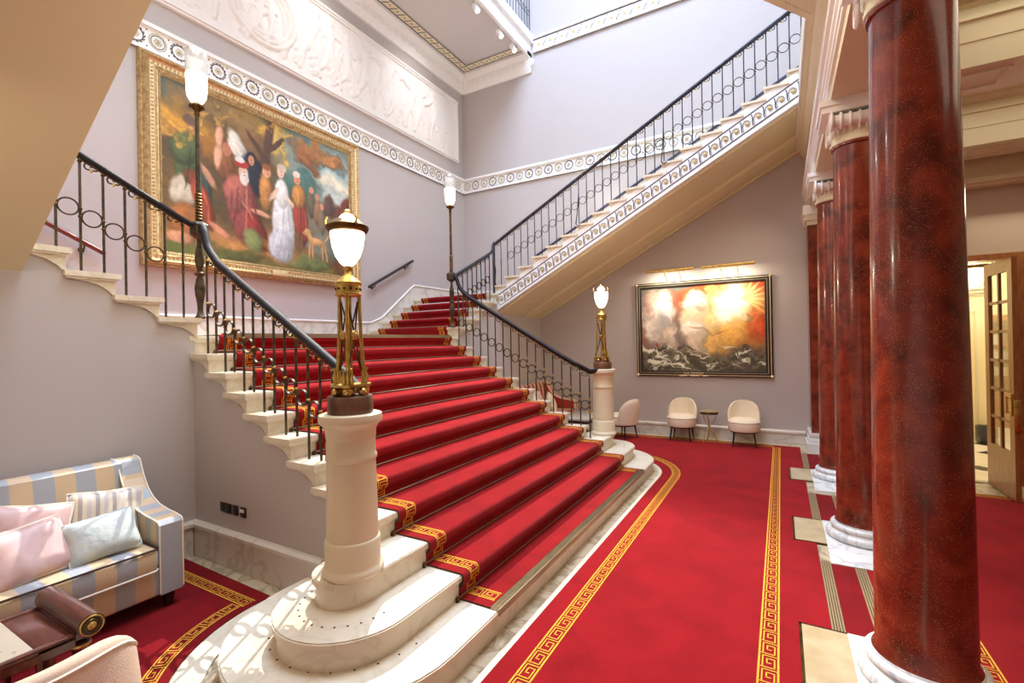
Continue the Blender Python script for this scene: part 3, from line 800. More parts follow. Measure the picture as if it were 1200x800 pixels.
# right room ceiling, beams
m=MB(); m.box(2.3,7.2,YL,5.4,4.35,4.5,CREAM)
struct(m.build('ceiling_side_room'))
m=MB()
for yc in (.69,2.71,4.76):
    m.box(2.3,7.2,yc-.27,yc+.27,3.85,4.35,CREAM)
    for dz,dd in ((4.04,.010),(4.20,.03),(4.30,.08)):
        m.box(2.3,7.2,yc-.27-dd,yc+.27+dd,dz,4.35 if dz>4.2 else dz+.02,CREAM)
    for i in range(7):
        x=2.75+.62*i; 
        for (a,b,c,d) in ((x,x+.36,yc-.15,yc-.13),(x,x+.36,yc+.13,yc+.15),(x,x+.02,yc-.13,yc+.13),(x+.34,x+.36,yc-.13,yc+.13)): m.box(a,b,c,d,3.835,3.85,CREAM)
m.box(2.3,7.2,5.20,5.40,3.57,4.35,SOFF); m.box(2.3,7.2,5.14,5.40,3.60,3.66,CREAM)
struct(m.build('trim_11'))
# wall with doorway
m=MB(); m.box(2.35,2.9,5.35,5.5,0,4.4,WALLW); m.box(2.9,3.97,5.35,5.5,2.72,4.4,WALLW); m.box(3.97,7.2,5.35,5.5,0,4.4,WALLW); m.box(2.3,2.4,5.35,YB,0,4.4,WALLW)
struct(m.build('wall_side_room'))
m=MB()
for a,b,c,d in ((2.84,2.92,0,2.76),(3.955,4.03,0,2.76),(2.92,3.955,2.69,2.76)): m.box(a,b,5.31,5.52,c,d,OAKD)
struct(m.build('trim_12'))
# far room
m=MB(); m.box(2.4,7.2,10.4,10.6,0,3.6,FARW); m.box(2.4,2.6,5.5,10.4,0,3.6,FARW); struct(m.build('wall_far_room'))
sbox('ceiling_far_room',2.4,7.4,5.5,10.6,3.6,3.75,WHITE)
sbox('wall_far_right',7.2,7.4,5.5,10.6,0,3.6,FARW)

# ================================================================== BALUSTRADES
RZ=lambda x:-x*.592+.925   # main rail centreline height
def collar(m,x,y,z,r=.013,mt=BRASSD): m.lathe([(r*.9,-.008),(r*1.25,-.003),(r*1.25,.003),(r*.9,.008)],(x,y,z),mt,8)
def bar(m,x,y,z0,z1,mt,w=.0085,cols=(),goldy=False):
    m.tube([(x,y,z0),(x,y,z1)],w,mt,8)
    for z in cols: collar(m,x,y,z,.012,BRASS if goldy else BRASSD)
def scrolls(m,p,d,mt):
    """little hanging curl beneath a rail at p, in direction d"""
    d=Vector(d); p=Vector(p); z=Vector((0,0,1))
    for sg in (-1,1):
        pts=[p+d*(sg*.022+sg*.020*cos(a))+z*(-.022+.024*sin(a)) for a in [PI*.6-.5*i for i in range(9)]]
        m.tube(pts,.0065,mt,5)
    m.ball(p+z*-.052,.011,BRASS,6,(1,1,1.5)); m.ball(p+z*-.02,.010,mt,6)
def main_balustrade(side):
    y=my(-.13,side)
    t=thing('stair_balustrade','main stair balustrade with dark handrail on the '+('near side of the red steps' if side=='L' else 'far side of the red steps'),'balustrade',(-1.8,y,1))
    yn=my(-.42,side)
    m=MB()
    pts=[(-3.05,y,2.93),(-3.03,y,2.93),(-2.985,y,2.90),(-2.955,y,2.84),(-2.93,y,2.76),(-2.90,y,2.70),(-2.85,y,RZ(-2.85)+.035)]
    x=-2.75
    while x<-1.1: pts.append((x,y,RZ(x))); x+=.12
    pts+=[(-1.0,y-(.02 if side=='L' else -.02),RZ(-1.0)),(-.9,(y*.8+yn*.2),RZ(-.9)),(-.8,(y*.5+yn*.5),RZ(-.8)-.01),(-.72,yn*.8+y*.2,1.43-.02 if False else 1.40)]
    m.tube(pts,.036,RAIL,12,flat=.8,up=(0,0,1)); m.build('handrail',t)
    m=MB(); m.tube([(p[0],p[1],p[2]-.034) for p in pts],.012,BRASSD,6)
    nb=17 if side=='R' else 15; xs=[-2.93+.136*i for i in range(nb)]
    for i in range(nb-1): scrolls(m,((xs[i]+xs[i+1])/2,y,RZ((xs[i]+xs[i+1])/2)-.035),(1,0,0),IRON)
    m.build('scroll_trim',t)
    zr=lambda x:RZ(x)-.478
    for i,x in enumerate(xs):
        k=int(math.floor((-x-.0)/T+1e-6))+1
        if x<LX: k=12
        m=MB(); zb=min(k,12)*R_
        yy=y
        bar(m,x,yy,zb,RZ(x)-.03,IRON,.0095,(zr(x)+.03,zr(x)-.03,RZ(x)-.06),goldy=(side=='R' and i>7) or side=='L')
        if side=='R' and i>8:
            for dz in (.12,.04,-.06): m.ball((x,yy,zr(x)+dz),.017,BRASS,8,(1,1,1.3))
        m.build('baluster',t)
        if i<nb-1:
            xm=(x+xs[i+1])/2; m=MB(); m.tube([(xm+.060*cos(a),yy,zr(xm)+.060*sin(a)) for a in [2*PI*j/20 for j in range(20)]],.0075,IRON,6,True,flat=1.8,up=(0,1,0)); m.build('ring',t)
    return t
for s_ in 'LR': main_balustrade(s_)
def short_balustrade(side):
    x=-3.04; 
    t=thing('stair_balustrade','dark balustrade of the short flight '+('rising left from the near lamp post' if side=='L' else 'between the far lamp post and the upper flight'),'balustrade',(x,my(-.7,side),2.5))
    rz=lambda y:2.92+(-.211-y)*.485
    P=[(x,my(-.12,side),2.93),(x,my(-.211,side),2.925)]+[(x,my(-.3-.1*i,side),rz(-.3-.1*i)) for i in range(10)]
    ye=-1.30
    P+=[(x,my(ye,side),rz(ye)),(x,my(-1.36,side),rz(-1.36)+.03),(x,my(-1.38,side),rz(-1.36)+.10),(x,my(-1.385,side),3.60),(x+.03,my(-1.40,side),3.66)]
    m=MB(); m.tube(P,.026,RAIL if side=='L' else IRONB,10,up=(1,0,0)); m.build('handrail',t)
    sp=.14; ys=[-.27-sp*i for i in range(8)]
    mt=IRONB if side=='R' else IRON
    m=MB(); 
    m.tube([(x,my(ys[0],side),rz(ys[0])-.03),(x,my(ys[7],side),rz(ys[7])-.03)],.009,mt,6)
    for i in range(7): ym=(ys[i]+ys[i+1])/2; scrolls(m,(x,my(ym,side),rz(ym)-.02),(0,1,0),mt)
    m.build('scroll_trim',t)
    for i,y in enumerate(ys):
        j=min(5,int((-.16-y)/T2)+1); m=MB(); zr=rz(y)-.44
        bar(m,x,my(y,side),LZ+j*R_,rz(y)-.02,mt,.0095,(zr+.03,zr-.03,rz(y)-.05)); m.build('baluster',t)
        if 0<i<7:
            ym=y-sp/2; zz=rz(ym)-.44; m=MB(); m.tube([(x,my(ym,side)+.062*cos(a),zz+.062*sin(a)) for a in [2*PI*q/20 for q in range(20)]],.0065,mt,6,True,flat=1.6,up=(1,0,0)); m.build('ring',t)
    # turning post where the short rail meets the upper one
    m=MB(); yy=my(-1.385,side); m.tube([(x,yy,2.72),(x,yy,3.64)],.014,mt,8); m.tube([(x,yy+.03,2.72),(x,yy+.03,3.3)],.011,mt,8); m.build('post',t)
for s_ in 'LR': short_balustrade(s_)
def upper_balustrade():
    y=my(-1.46,'R')-.0; y=5.03
    t=thing('stair_balustrade','long dark iron balustrade with rings climbing the upper flight on the right','balustrade',(-.6,y,4))
    rz=lambda x:3.655+(x+3.06)*.5425
    P=[(-3.04,y-.04,3.64)]+[(-3.0+.25*i,y,rz(-3.0+.25*i)) for i in range(21)]
    m=MB(); m.tube(P,.026,IRONB,10,up=(0,0,1)); m.build('handrail',t)
    xs=[-3.07+.1405*i for i in range(36)]
    m=MB()
    m.tube([(xs[0],y,rz(xs[0])-.03),(xs[35],y,rz(xs[35])-.03)],.009,IRONB,6)
    for i in range(35): xm=(xs[i]+xs[i+1])/2; scrolls(m,(xm,y,rz(xm)-.022),(1,0,0),IRONB)
    m.build('scroll_trim',t)
    for i,x in enumerate(xs):
        k=int((x+3.11)/T3); zb=2.87+R3_*min(k,17); zr=rz(x)-.43
        m=MB(); bar(m,x,y,zb,rz(x)-.02,IRONB,.0078 if i else .013,(zr+.03,zr-.03,rz(x)-.05))
        if i==0:
            m.lathe([(.01,.0),(.024,.03),(.012,.07),(.028,.30),(.012,.40),(.012,.5)],(x,y,zb),IRONB,8)
        if i in (12,22):   # wrought side stay
            m.tube([(x,y,rz(x)-.25),(x-.01,y-.05,zb+.2),(x-.02,y-.10,zb+.0),(x+.02,y-.13,zb-.05),(x+.06,y-.10,zb-.02)],.009,IRONB,6)
        m.build('baluster',t)
        if i<35 and i>1:
            xm=x+.070; zz=rz(xm)-.43; m=MB(); m.tube([(xm+.063*cos(a),y,zz+.063*sin(a)) for a in [2*PI*q/20 for q in range(20)]],.0055,IRONB,6,True,flat=1.6,up=(0,1,0)); m.build('ring',t)
upper_balustrade()
# gallery rail at top left
t=thing('gallery_balustrade','iron gallery balustrade high above, seen at the top of the picture','balustrade',(-3.1,5.5,8.5))
m=MB(); m.tube([(-3.1,3.5,9.45),(-3.1,6.75,9.45)],.03,IRONB,8); m.tube([(-3.1,3.5,8.55),(-3.1,6.75,8.55)],.012,IRONB,6); m.build('handrail',t)
for i in range(27):
    yy=3.55+.122*i; m=MB(); m.tube([(-3.1,yy,8.5),(-3.1,yy,9.43)],.009,IRONB,6); m.build('baluster',t)
    if i<26:
        m=MB(); m.torus((-3.1,yy+.061,8.95),.055,.007,IRONB,(0,1,0),(0,0,1),16,5); m.build('ring',t)
# ================================================================== NEWELS AND LAMPS
def newel(side):
    X=-.69; Y=my(-.505,side)
    t=thing('stone_newel','cream round stone newel pedestal at the foot of the '+('near balustrade, large in front' if side=='L' else 'far balustrade, beside the small armchair'),'newel post',(X,Y,3*R_),'stone newels')
    m=MB(); pf=[(.168,0),(.176,.012),(.176,.028),(.166,.04),(.160,.048),(.158,.06),(.158,.19),(.154,.20),(.147,.205)]
    m.lathe(pf,(X,Y,3*R_),NEWEL,40); m.build('base',t)
    m=MB(); m.lathe([(.147,.205),(.143,.50),(.139,.655),(.146,.662),(.148,.674),(.146,.686),(.139,.694),(.139,.78)],(X,Y,3*R_),NEWEL,40); m.build('shaft',t)
    m=MB(); m.lathe([(.139,.78),(.143,.80),(.143,.83),(.156,.86),(.180,.88),(.182,.905),(.178,.925),(.165,.93)],(X,Y,3*R_),NEWEL,40); m.build('cap',t)
    return X,Y
def newel_lamp(side,X,Y):
    Z=3*R_+.93
    t=thing('newel_lamp','brass tripod lamp with '+('glowing glass bowl and crowned rim on the near newel' if side=='L' else 'small glowing bowl on the far newel'),'lamp',(X,Y,Z),'newel lamps')
    m=MB(); m.lathe([(.128,0),(.13,.006),(.13,.095),(.124,.102)],(X,Y,Z),WALNUT,32); m.build('wooden_base',t)
    for i in range(3):
        m=MB(); a=2*PI*i/3+(-.86); c=(X+.085*cos(a),Y+.085*sin(a),Z+.102+.028); m.ball(c,.033,BRASS,14); m.build('ball_foot',t)
        m=MB(); a=2*PI*i/3+(-.86)+PI/3; m.ball((X+.085*cos(a),Y+.085*sin(a),Z+.126),.026,BRASS,10); m.build('ball_foot',t)
    m=MB()
    # triangular concave platform
    pl=[]
    for i in range(36):
        a=2*PI*i/36; r=.125*(1-.22*(0.5-0.5*cos(3*(a+.86)))) ; pl.append((X+r*cos(a),Y+r*sin(a)))
    m.prism(pl,'z',Z+.156,Z+.170,BRASS)
    for i in range(3):
        a=2*PI*i/3-.86
        p0=Vector((X+.085*cos(a),Y+.085*sin(a),Z+.17)); 
        for s in (-1,0,1):   # acanthus leaves
            q=p0+Vector((-sin(a),cos(a),0))*.022*s; m.tube([q,q+Vector((cos(a)*.012,sin(a)*.012,.04)),q+Vector((cos(a)*.004,sin(a)*.004,.075)),q+Vector((cos(a)*.018,sin(a)*.018,.095))],[.012,.011,.006,.004],BRASS,6)
    m.build('platform',t)
    for i in range(3):
        a=2*PI*i/3-.86; m=MB()
        p0=Vector((X+.090*cos(a),Y+.090*sin(a),Z+.17)); p1=Vector((X+.064*cos(a),Y+.064*sin(a),Z+.70))
        m.tube([p0,p0.lerp(p1,.5)+Vector((cos(a),sin(a),0))*(-.004),p1],[.013,.010,.011],BRASS,10); m.build('leg',t)
    m=MB(); m.tube([(X,Y,Z+.16),(X,Y,Z+.30),(X,Y,Z+.45),(X,Y,Z+.71)],[.022,.015,.018,.015],BRASS,10)
    for i in range(3):
        a=2*PI*i/3-.86+PI/3
        c=Vector((X+.040*cos(a),Y+.040*sin(a),Z+.46)); rot=Matrix.Rotation(a,4,'Z')@Matrix.Rotation(PI/2,4,'Y')
        m.lathe([(.026,-.008),(.030,0),(.026,.008),(.014,.010),(.012,.014),(1e-5,.018)],(0,0,0),BRASS,14,M=Matrix.Translation(c)@rot)
        for sg in (-1,1):
            b=a+sg*PI/3; m.tube([c,(X+.07*cos(b),Y+.07*sin(b),Z+.25)],.005,BRASSD,6); m.tube([c,(X+.055*cos(b),Y+.055*sin(b),Z+.66)],.005,BRASSD,6)
    m.build('stem',t)
    m=MB(); m.lathe([(.070,.69),(.075,.695),(.075,.705),(.069,.71),(.069,.75),(.075,.755),(.077,.768),(.066,.78),(.040,.80),(.022,.82),(.018,.835),(.028,.85),(.026,.865),(.014,.87)],(X,Y,Z),BRASS,28)
    for i in range(12):
        a=2*PI*i/12; m.ball((X+.070*cos(a),Y+.070*sin(a),Z+.73),.008,BRASSD,6)
    m.build('drum',t)
    m=MB(); pf=[(.020,.865),(.045,.885),(.070,.925),(.088,.98),(.097,1.04),(.099,1.075)]
    if side=='R': pf=pf+[(.092,1.10)]
    m.lathe(pf,(X,Y,Z),GLASSW,28); m.build('glass_bowl',t)
    m=MB()
    if side=='L':
        m.lathe([(.097,1.065),(.112,1.07),(.122,1.085),(.124,1.10),(.118,1.108),(.10,1.115),(.085,1.135),(.075,1.14)],(X,Y,Z),BRASSD,32)
    else:
        m.lathe([(.088,1.095),(.098,1.098),(.10,1.11),(.09,1.115)],(X,Y,Z),BRASSD,24)
    for i in range(3):
        a=2*PI*i/3-.3; p=Vector((X+.115*cos(a),Y+.115*sin(a),Z+1.10))
        m.tube([p,p+Vector((.008*cos(a),.008*sin(a),.03)),p+Vector((-.004*cos(a),-.004*sin(a),.055))],[.008,.006,.003],BRASS,6); m.ball(p,.012,BRASS,8)
    m.build('crown_rim',t)
    m=MB(); m.lathe([(.060,1.11),(.052,1.145),(.032,1.17),(.010,1.18)],(X,Y,Z),GLASSW,20); m.build('chimney_dome',t)
    m=MB(); m.lathe([(.006,1.175),(.018,1.185),(.02,1.195),(.008,1.205)],(X,Y,Z),BRASS,12); m.build('finial',t)
    return (X,Y,Z+1.05)
NL=[]
for s_ in 'LR':
    X,Y=newel(s_); NL.append(newel_lamp(s_,X,Y))
def pole_lamp(side):
    X,Y=-3.055,my(-.125,side); Z=LZ+R_
    t=thing('lamp_post','slender bronze lamp post with tall cut glass shade at the '+('near' if side=='L' else 'far')+' corner of the landing','lamp',(X,Y,Z),'landing lamp posts')
    m=MB(); m.lathe([(.040,0),(.044,.015),(.030,.035),(.022,.07),(.026,.14),(.040,.22),(.044,.28),(.030,.36),(.022,.38),(.040,.395),(.040,.41),(.022,.425),(.026,.46),(.040,.52),(.034,.60),(.020,.66),(.018,.73)],(X,Y,Z),IRON,20)
    m.lathe([(.028,.395),(.046,.40),(.046,.41),(.028,.415)],(X,Y,Z),BRASSD,16); m.build('baluster_post',t)
    m=MB(); m.lathe([(.02,.72),(.05,.74),(.075,.76),(.078,.85),(.06,.87),(.025,.885)],(X,Y,Z),IRON,8,smooth=False); m.build('junction_block',t)
    m=MB(); pf=[(.022,.88)]
    for i in range(9): pf+=[(.031,.905+.028*i),(.023,.917+.028*i)]
    m.lathe(pf,(X,Y,Z),BRASSD,12); m.lathe([(.021,1.15),(.019,1.5),(.017,1.86)],(X,Y,Z),IRON if side=='L' else BRASSD,10); m.build('pole',t)
    m=MB(); m.lathe([(.018,1.84),(.024,1.86),(.02,1.88),(.022,1.89),(.055,1.92),(.062,1.935),(.04,1.95),(.03,1.97)],(X,Y,Z),BRASSD,20)
    for i in range(10):
        a=2*PI*i/10; m.ball((X+.055*cos(a),Y+.055*sin(a),Z+1.925),.013,BRASSD,6,(1,1,.8))
    m.build('cup',t)
    m=MB(); m.lathe([(.03,1.955),(.055,1.98),(.075,2.02),(.082,2.07),(.084,2.20),(.085,2.22)],(X,Y,Z),GLASSW,24); m.build('lit_shade',t)
    m=MB(); m.lathe([(.085,2.22),(.086,2.36),(.092,2.42),(.090,2.425),(.083,2.36),(.082,2.22)],(X,Y,Z),GLASSC,24); m.build('cut_glass_rim',t)
    return (X,Y,Z+2.12)
PL=[pole_lamp(s_) for s_ in 'LR']
# wall handrails
def wall_rail(p,q,mt,label):
    t=thing('wall_handrail',label,'handrail',tuple((Vector(p)+Vector(q))/2))
    m=MB(); m.tube([p,q],.026,mt,10)
    for e in (p,q): m.ball(e,.028,mt,10)
    m.build('rail',t)
    for u in (.12,.88):
        c=Vector(p).lerp(Vector(q),u); m=MB(); m.tube([c,c+Vector((0,0,-.06)),c+Vector((-.05,0,-.07)),(XP+.005,c.y,c.z-.07)],.010,BRASSD,8); m.lathe([(.03,0),(.028,.01),(.012,.014)],(0,0,0),BRASSD,12,M=Matrix.Translation((XP,c.y,c.z-.07))@Matrix.Rotation(PI/2,4,'Y')); m.build('bracket',t)
wall_rail((XP+.08,3.657,2.861),(XP+.08,4.829,3.487),DARKW,'short dark handrail on the wall right of the gilt painting')
wall_rail((XP+.08,-1.5,3.55),(XP+.08,-.182,2.876),REDWOOD,'mahogany handrail on the wall left of the gilt painting')
# switch / socket plates
for i,(x0,x1,lab) in enumerate(((-2.596,-2.44,'wide double bronze socket plate on the wall beside the sofa'),(-2.42,-2.345,'middle single bronze plate of the three wall sockets'),(-2.31,-2.235,'rightmost bronze plate with two pale switches low on the wall'))):
    m=MB(); m.rbox(x0,x1,-.232,-.22,.435,.515,SOCK,.004,2)
    if i==0:
        for xx in (-2.555,-2.48): m.box(xx-.02,xx+.02,-.235,-.232,.45,.49,BLACK); m.box(xx-.008,xx+.008,-.236,-.232,.495,.507,BRASSD)
    elif i==1: m.box(-2.40,-2.365,-.235,-.232,.455,.495,BLACK)
    else: 
        for xx in (-2.29,-2.262): m.box(xx-.009,xx+.009,-.237,-.232,.475,.50,WHITE)
        m.box(-2.295,-2.25,-.235,-.232,.447,.467,BLACK)
    tag(m.build('wall_socket'),lab,'socket','bronze wall plates under the stair')
# ================================================================== PAINTINGS
def vnoise(h,w,sc,rg,oct=4):
    out=np.zeros((h,w)); amp=1;tot=0
    for o in range(oct):
        gh,gw=max(2,int(sc*h/w)+2),int(sc)+2; g=rg.rand(gh,gw)
        yy=np.linspace(0,gh-1.001,h); xx=np.linspace(0,gw-1.001,w)
        yi=yy.astype(int); xi=xx.astype(int); fy=(yy-yi)[:,None]; fx=(xx-xi)[None,:]; fy=fy*fy*(3-2*fy); fx=fx*fx*(3-2*fx)
        a=g[np.ix_(yi,xi)]; b=g[np.ix_(yi,xi+1)]; c=g[np.ix_(yi+1,xi)]; d=g[np.ix_(yi+1,xi+1)]
        out+=amp*((a*(1-fx)+b*fx)*(1-fy)+(c*(1-fx)+d*fx)*fy); tot+=amp; amp*=.55; sc*=2
    return out/tot
class Canvas:
    def __init__(s,w,h,asp,base,seed):
        s.rg=np.random.RandomState(seed); s.w,s.h,s.asp=w,h,asp
        s.U,s.V=np.meshgrid(np.linspace(0,1,w),np.linspace(0,1,h)); s.U=s.U*asp
        s.img=np.ones((h,w,3))*np.array(base,float)
        s.du=(vnoise(h,w,12,s.rg)-.5); s.dv=(vnoise(h,w,12,s.rg)-.5); s.n1=vnoise(h,w,6,s.rg,5); s.n2=vnoise(h,w,26,s.rg,4); s.n3=vnoise(h,w,60,s.rg,3)
    def mix(s,a,c):
        s.img=s.img*(1-a[...,None])+np.array(c,float)*a[...,None]
    def el(s,u,v,ru,rv,c,ang=0,soft=.25,warp=.05,al=1.0,shade=0):
        u=u*s.asp; U=s.U+s.du*warp*.6+(s.n3-.5)*.008-u; V=s.V+s.dv*warp*.6+(s.n2-.5)*.01-v; ca_,sa_=cos(math.radians(ang)),sin(math.radians(ang))
        x=(U*ca_+V*sa_)/ru; y=(-U*sa_+V*ca_)/rv; d=np.sqrt(x*x+y*y); a=np.clip((1-d)/soft+.5,0,1)*al
        c=np.array(c,float)
        if shade: 
            shade=shade*.65
            k=1+shade*(-.30*x+.32*y+(s.n3-.5)*.4+.06*np.sin(9*x+5*y+6*s.n2)-.10*d-.38*np.clip(d,0,1.2)**4); s.img=s.img*(1-a[...,None])+np.clip(c[None,None,:]*k[...,None],0,255)*a[...,None]
        else: s.mix(a,c)
    def line(s,pts,r,c,soft=.5,warp=.02,al=1,shade=.3):
        for i in range(len(pts)-1):
            (a,b),(p,q)=pts[i],pts[i+1]; r0=r[i] if isinstance(r,list) else r
            L=math.hypot((p-a)*s.asp,q-b); s.el((a+p)/2,(b+q)/2,L/2+r0*.7,r0,c,math.degrees(math.atan2(q-b,(p-a)*s.asp)),soft,warp,al,shade)
    def field(s,mask,c,al=1): s.mix(np.clip(mask,0,1)*al,c)
def canvas_mesh(name,parent,cv,P):
    h,w=cv.h,cv.w; vs=[]
    us=np.linspace(0,1,w); vv=np.linspace(0,1,h)
    for b in vv:
        for a in us: vs.append(P(a,b))
    idx=np.arange(w*h).reshape(h,w); q=np.stack([idx[:-1,:-1].ravel(),idx[:-1,1:].ravel(),idx[1:,1:].ravel(),idx[1:,:-1].ravel()],1)
    me=bpy.data.meshes.new(name); me.from_pydata(vs,[],q.tolist()); me.materials.append(PAINT)
    c=np.clip(cv.img,0,255)/255; lin=np.where(c<=.04045,c/12.92,((c+.055)/1.055)**2.4)
    at=me.color_attributes.new('Col','FLOAT_COLOR','POINT'); at.data.foreach_set('color',np.concatenate([lin,np.ones((h,w,1))],2).ravel())
    o=bpy.data.objects.new(name,me); COL.objects.link(o); o.parent=parent; o.location=-parent.location; return o
def paint_pastoral():
    c=Canvas(600,450,1.33,(96,78,48),11)
    n1,n2,U,V=c.n1,c.n2,c.U/c.asp,c.V
    c.field((n1-.35)*3,(120,92,52)); c.field((n2-.55)*4,(62,60,40),.6)
    c.el(.03,1.0,.22,.16,(52,92,92),0,.8,.2); c.el(.62,.97,.3,.08,(70,100,96),0,.8,.2); 
    c.el(.10,.78,.22,.14,(206,150,52),10,.8,.3,1,.5); c.el(.2,.92,.26,.10,(128,104,66),0,.8,.3,1,.5); c.el(.25,.66,.25,.1,(150,100,46),0,.8,.3,.8,.5)
    c.el(.40,.90,.22,.12,(142,112,60),0,.8,.3,1,.6); c.el(.52,.86,.13,.10,(214,170,76),0,.7,.3,1,.7); c.el(.40,.78,.12,.12,(132,98,62),0,.6,.2,1,.5)
    # sky on the right
    c.el(.85,.80,.36,.20,(142,170,170),0,.8,.25); c.el(.84,.70,.34,.07,(226,218,190),-4,.9,.2); c.el(.90,.60,.26,.06,(188,196,186),-3,.9,.2); c.el(.66,.62,.16,.14,(78,114,104),0,.7,.25,1,.5)
    c.el(.78,.90,.20,.07,(152,104,60),-8,.7,.3,1,.8); c.el(.90,.86,.13,.06,(170,118,70),-10,.7,.3,1,.8); c.el(.72,.82,.10,.06,(148,96,54),-30,.7,.3,1,.8)
    # trunk
    c.line([(.44,.55),(.475,.75),(.50,.98)],[.035,.03],(92,66,50),.5,.04); c.line([(.48,.78),(.57,.90)],.018,(86,62,46)); c.line([(.46,.72),(.38,.86)],.015,(92,66,44))
    # ground
    c.field((.30-V+(n1-.5)*.2)*7,(150,112,62)); c.field((.12-V+(n1-.5)*.3)*8,(112,108,52),.8); c.el(.45,.10,.4,.06,(186,136,76),-5,.8,.2,1,.4)
    c.el(.72,.08,.16,.05,(116,128,74),0,.7,.3,1,.8); c.el(.30,.06,.2,.05,(92,98,48),0,.8,.3,.9,.6); c.el(.95,.10,.14,.08,(110,70,42),0,.7,.3,1,.6)
    # hazy right side with horses and riders
    c.el(.84,.34,.22,.16,(128,120,100),0,.8,.3,1,.5); c.el(.80,.22,.16,.10,(120,128,112),0,.8,.3,.9,.6)
    for (u,v,k) in ((.90,.50,(120,64,50)),(.96,.46,(156,76,54)),(.85,.53,(92,66,58)),(.98,.56,(116,58,44)),(.92,.42,(100,76,60))): c.el(u,v,.06,.06,k,20,.5,.15,1,.7)
    # green man
    c.el(.115,.50,.075,.22,(82,96,58),6,.25,.05,1,.9); c.el(.10,.62,.08,.10,(90,106,62),-20,.3,.04,1,.8); c.el(.17,.40,.05,.16,(66,84,74),0,.3,.05,1,.7); c.el(.135,.77,.034,.048,(158,112,84),0,.3,.02,1,.6); c.el(.12,.80,.034,.03,(110,84,62),0,.3,.03); c.line([(.17,.55),(.22,.44)],.02,(206,150,112))
    # crouching figure
    c.el(.09,.37,.075,.09,(206,194,166),-20,.3,.05,1,.7); c.el(.13,.46,.05,.05,(128,70,44),0,.3,.05,1,.6); c.el(.17,.32,.05,.15,(164,76,50),18,.25,.04,1,.8); c.el(.10,.20,.10,.11,(164,104,52),0,.3,.05,1,.8); c.line([(.20,.22),(.28,.15)],.022,(206,140,104)); c.el(.07,.10,.07,.04,(206,150,110),0,.4,.03,1,.6); c.el(.05,.04,.09,.03,(96,104,48),0,.5,.1)
    # figure with raised arm and cloth
    c.el(.27,.62,.06,.12,(150,96,58),0,.3,.04,1,.8); c.line([(.235,.58),(.24,.72),(.25,.82)],.024,(222,170,134)); c.el(.33,.74,.05,.10,(222,214,196),25,.3,.06,1,.7); c.el(.28,.70,.03,.04,(184,120,88),0,.3)
    # dark hooded figure
    c.el(.405,.58,.085,.13,(44,48,58),12,.3,.05,1,1.0); c.el(.395,.685,.035,.05,(40,42,52),0,.3,.02); c.el(.395,.68,.02,.032,(196,134,96),0,.3,.01)
    # rose robed seated old man
    c.el(.36,.34,.10,.22,(160,84,74),8,.22,.05,1,.9); c.el(.32,.44,.08,.12,(176,102,88),0,.3,.05,1,.8); c.el(.42,.22,.06,.13,(150,56,48),24,.3,.04,1,.9); c.line([(.40,.36),(.48,.34)],.018,(226,170,130)); c.el(.355,.585,.032,.045,(226,190,160),0,.3,.01); c.el(.36,.55,.03,.045,(228,216,200),0,.35,.02); c.el(.35,.635,.045,.025,(176,54,44),10,.3,.02); c.el(.34,.66,.03,.022,(226,222,214),-10,.4,.03)
    c.line([(.44,.18),(.52,.08)],.024,(140,92,44)); c.el(.40,.16,.06,.08,(138,150,88),30,.4,.05,1,.6)
    # orange man
    c.el(.465,.50,.045,.13,(196,136,72),0,.3,.05,1,.8); c.el(.475,.64,.028,.04,(214,160,120),0,.3); c.el(.475,.67,.03,.022,(150,94,50),0,.4,.03)
    # lady in white
    c.el(.565,.30,.085,.25,(224,226,222),3,.18,.04,1,.55); c.el(.545,.16,.09,.11,(208,212,214),0,.3,.04,1,.6); c.el(.555,.52,.05,.10,(236,232,222),0,.25,.03,1,.5); c.line([(.53,.54),(.49,.46)],.016,(236,196,168)); c.el(.55,.665,.026,.042,(238,196,168),0,.3,.01); c.el(.555,.70,.034,.03,(206,190,160),0,.4,.04); c.line([(.585,.5),(.64,.42)],.014,(238,200,172))
    # orange and red robed man
    c.el(.665,.38,.055,.20,(166,66,50),4,.22,.04,1,.9); c.el(.655,.53,.058,.09,(200,136,68),0,.25,.04,1,.8); c.el(.645,.655,.026,.04,(208,140,104),0,.3,.01); c.el(.64,.69,.03,.024,(222,206,190),0,.4,.03); c.el(.655,.21,.03,.08,(120,90,60),0,.3)
    # soldiers behind
    for u,v,k in ((.735,.50,(104,96,74)),(.77,.46,(146,108,76)),(.80,.40,(132,116,90))): c.el(u,v,.03,.10,k,0,.35,.06,1,.7); c.el(u,v+.11,.018,.026,(190,136,104),0,.4,.02)
    # folds and small accents
    for a,b,k in (((.33,.48),(.30,.22),(120,58,54)),((.37,.50),(.36,.20),(196,124,108)),((.40,.44),(.43,.20),(112,48,44)),((.345,.40),(.40,.30),(206,132,116)),((.30,.44),(.28,.26),(128,64,58)),
                  ((.565,.45),(.54,.08),(186,190,196)),((.59,.44),(.60,.10),(176,182,190)),((.55,.40),(.50,.10),(240,240,236)),((.575,.30),(.575,.06),(196,200,204)),
                  ((.665,.46),(.655,.22),(120,44,38)),((.69,.44),(.69,.24),(204,96,70)),((.65,.58),(.64,.46),(232,172,96)),((.12,.62),(.10,.40),(58,72,42)),((.15,.58),(.16,.42),(120,132,78)),((.17,.40),(.19,.22),(206,110,76))):
        c.line([a,((a[0]+b[0])/2+.008,(a[1]+b[1])/2),b],.0065,k,.8,.03,.8,.2)
    for u,v in ((.135,.77),(.355,.585),(.55,.665),(.645,.655),(.475,.64),(.395,.68)):
        c.el(u+.004,v+.004,.004,.003,(70,44,36),0,.6,0); c.el(u+.005,v-.016,.006,.003,(130,60,52),0,.6,0)
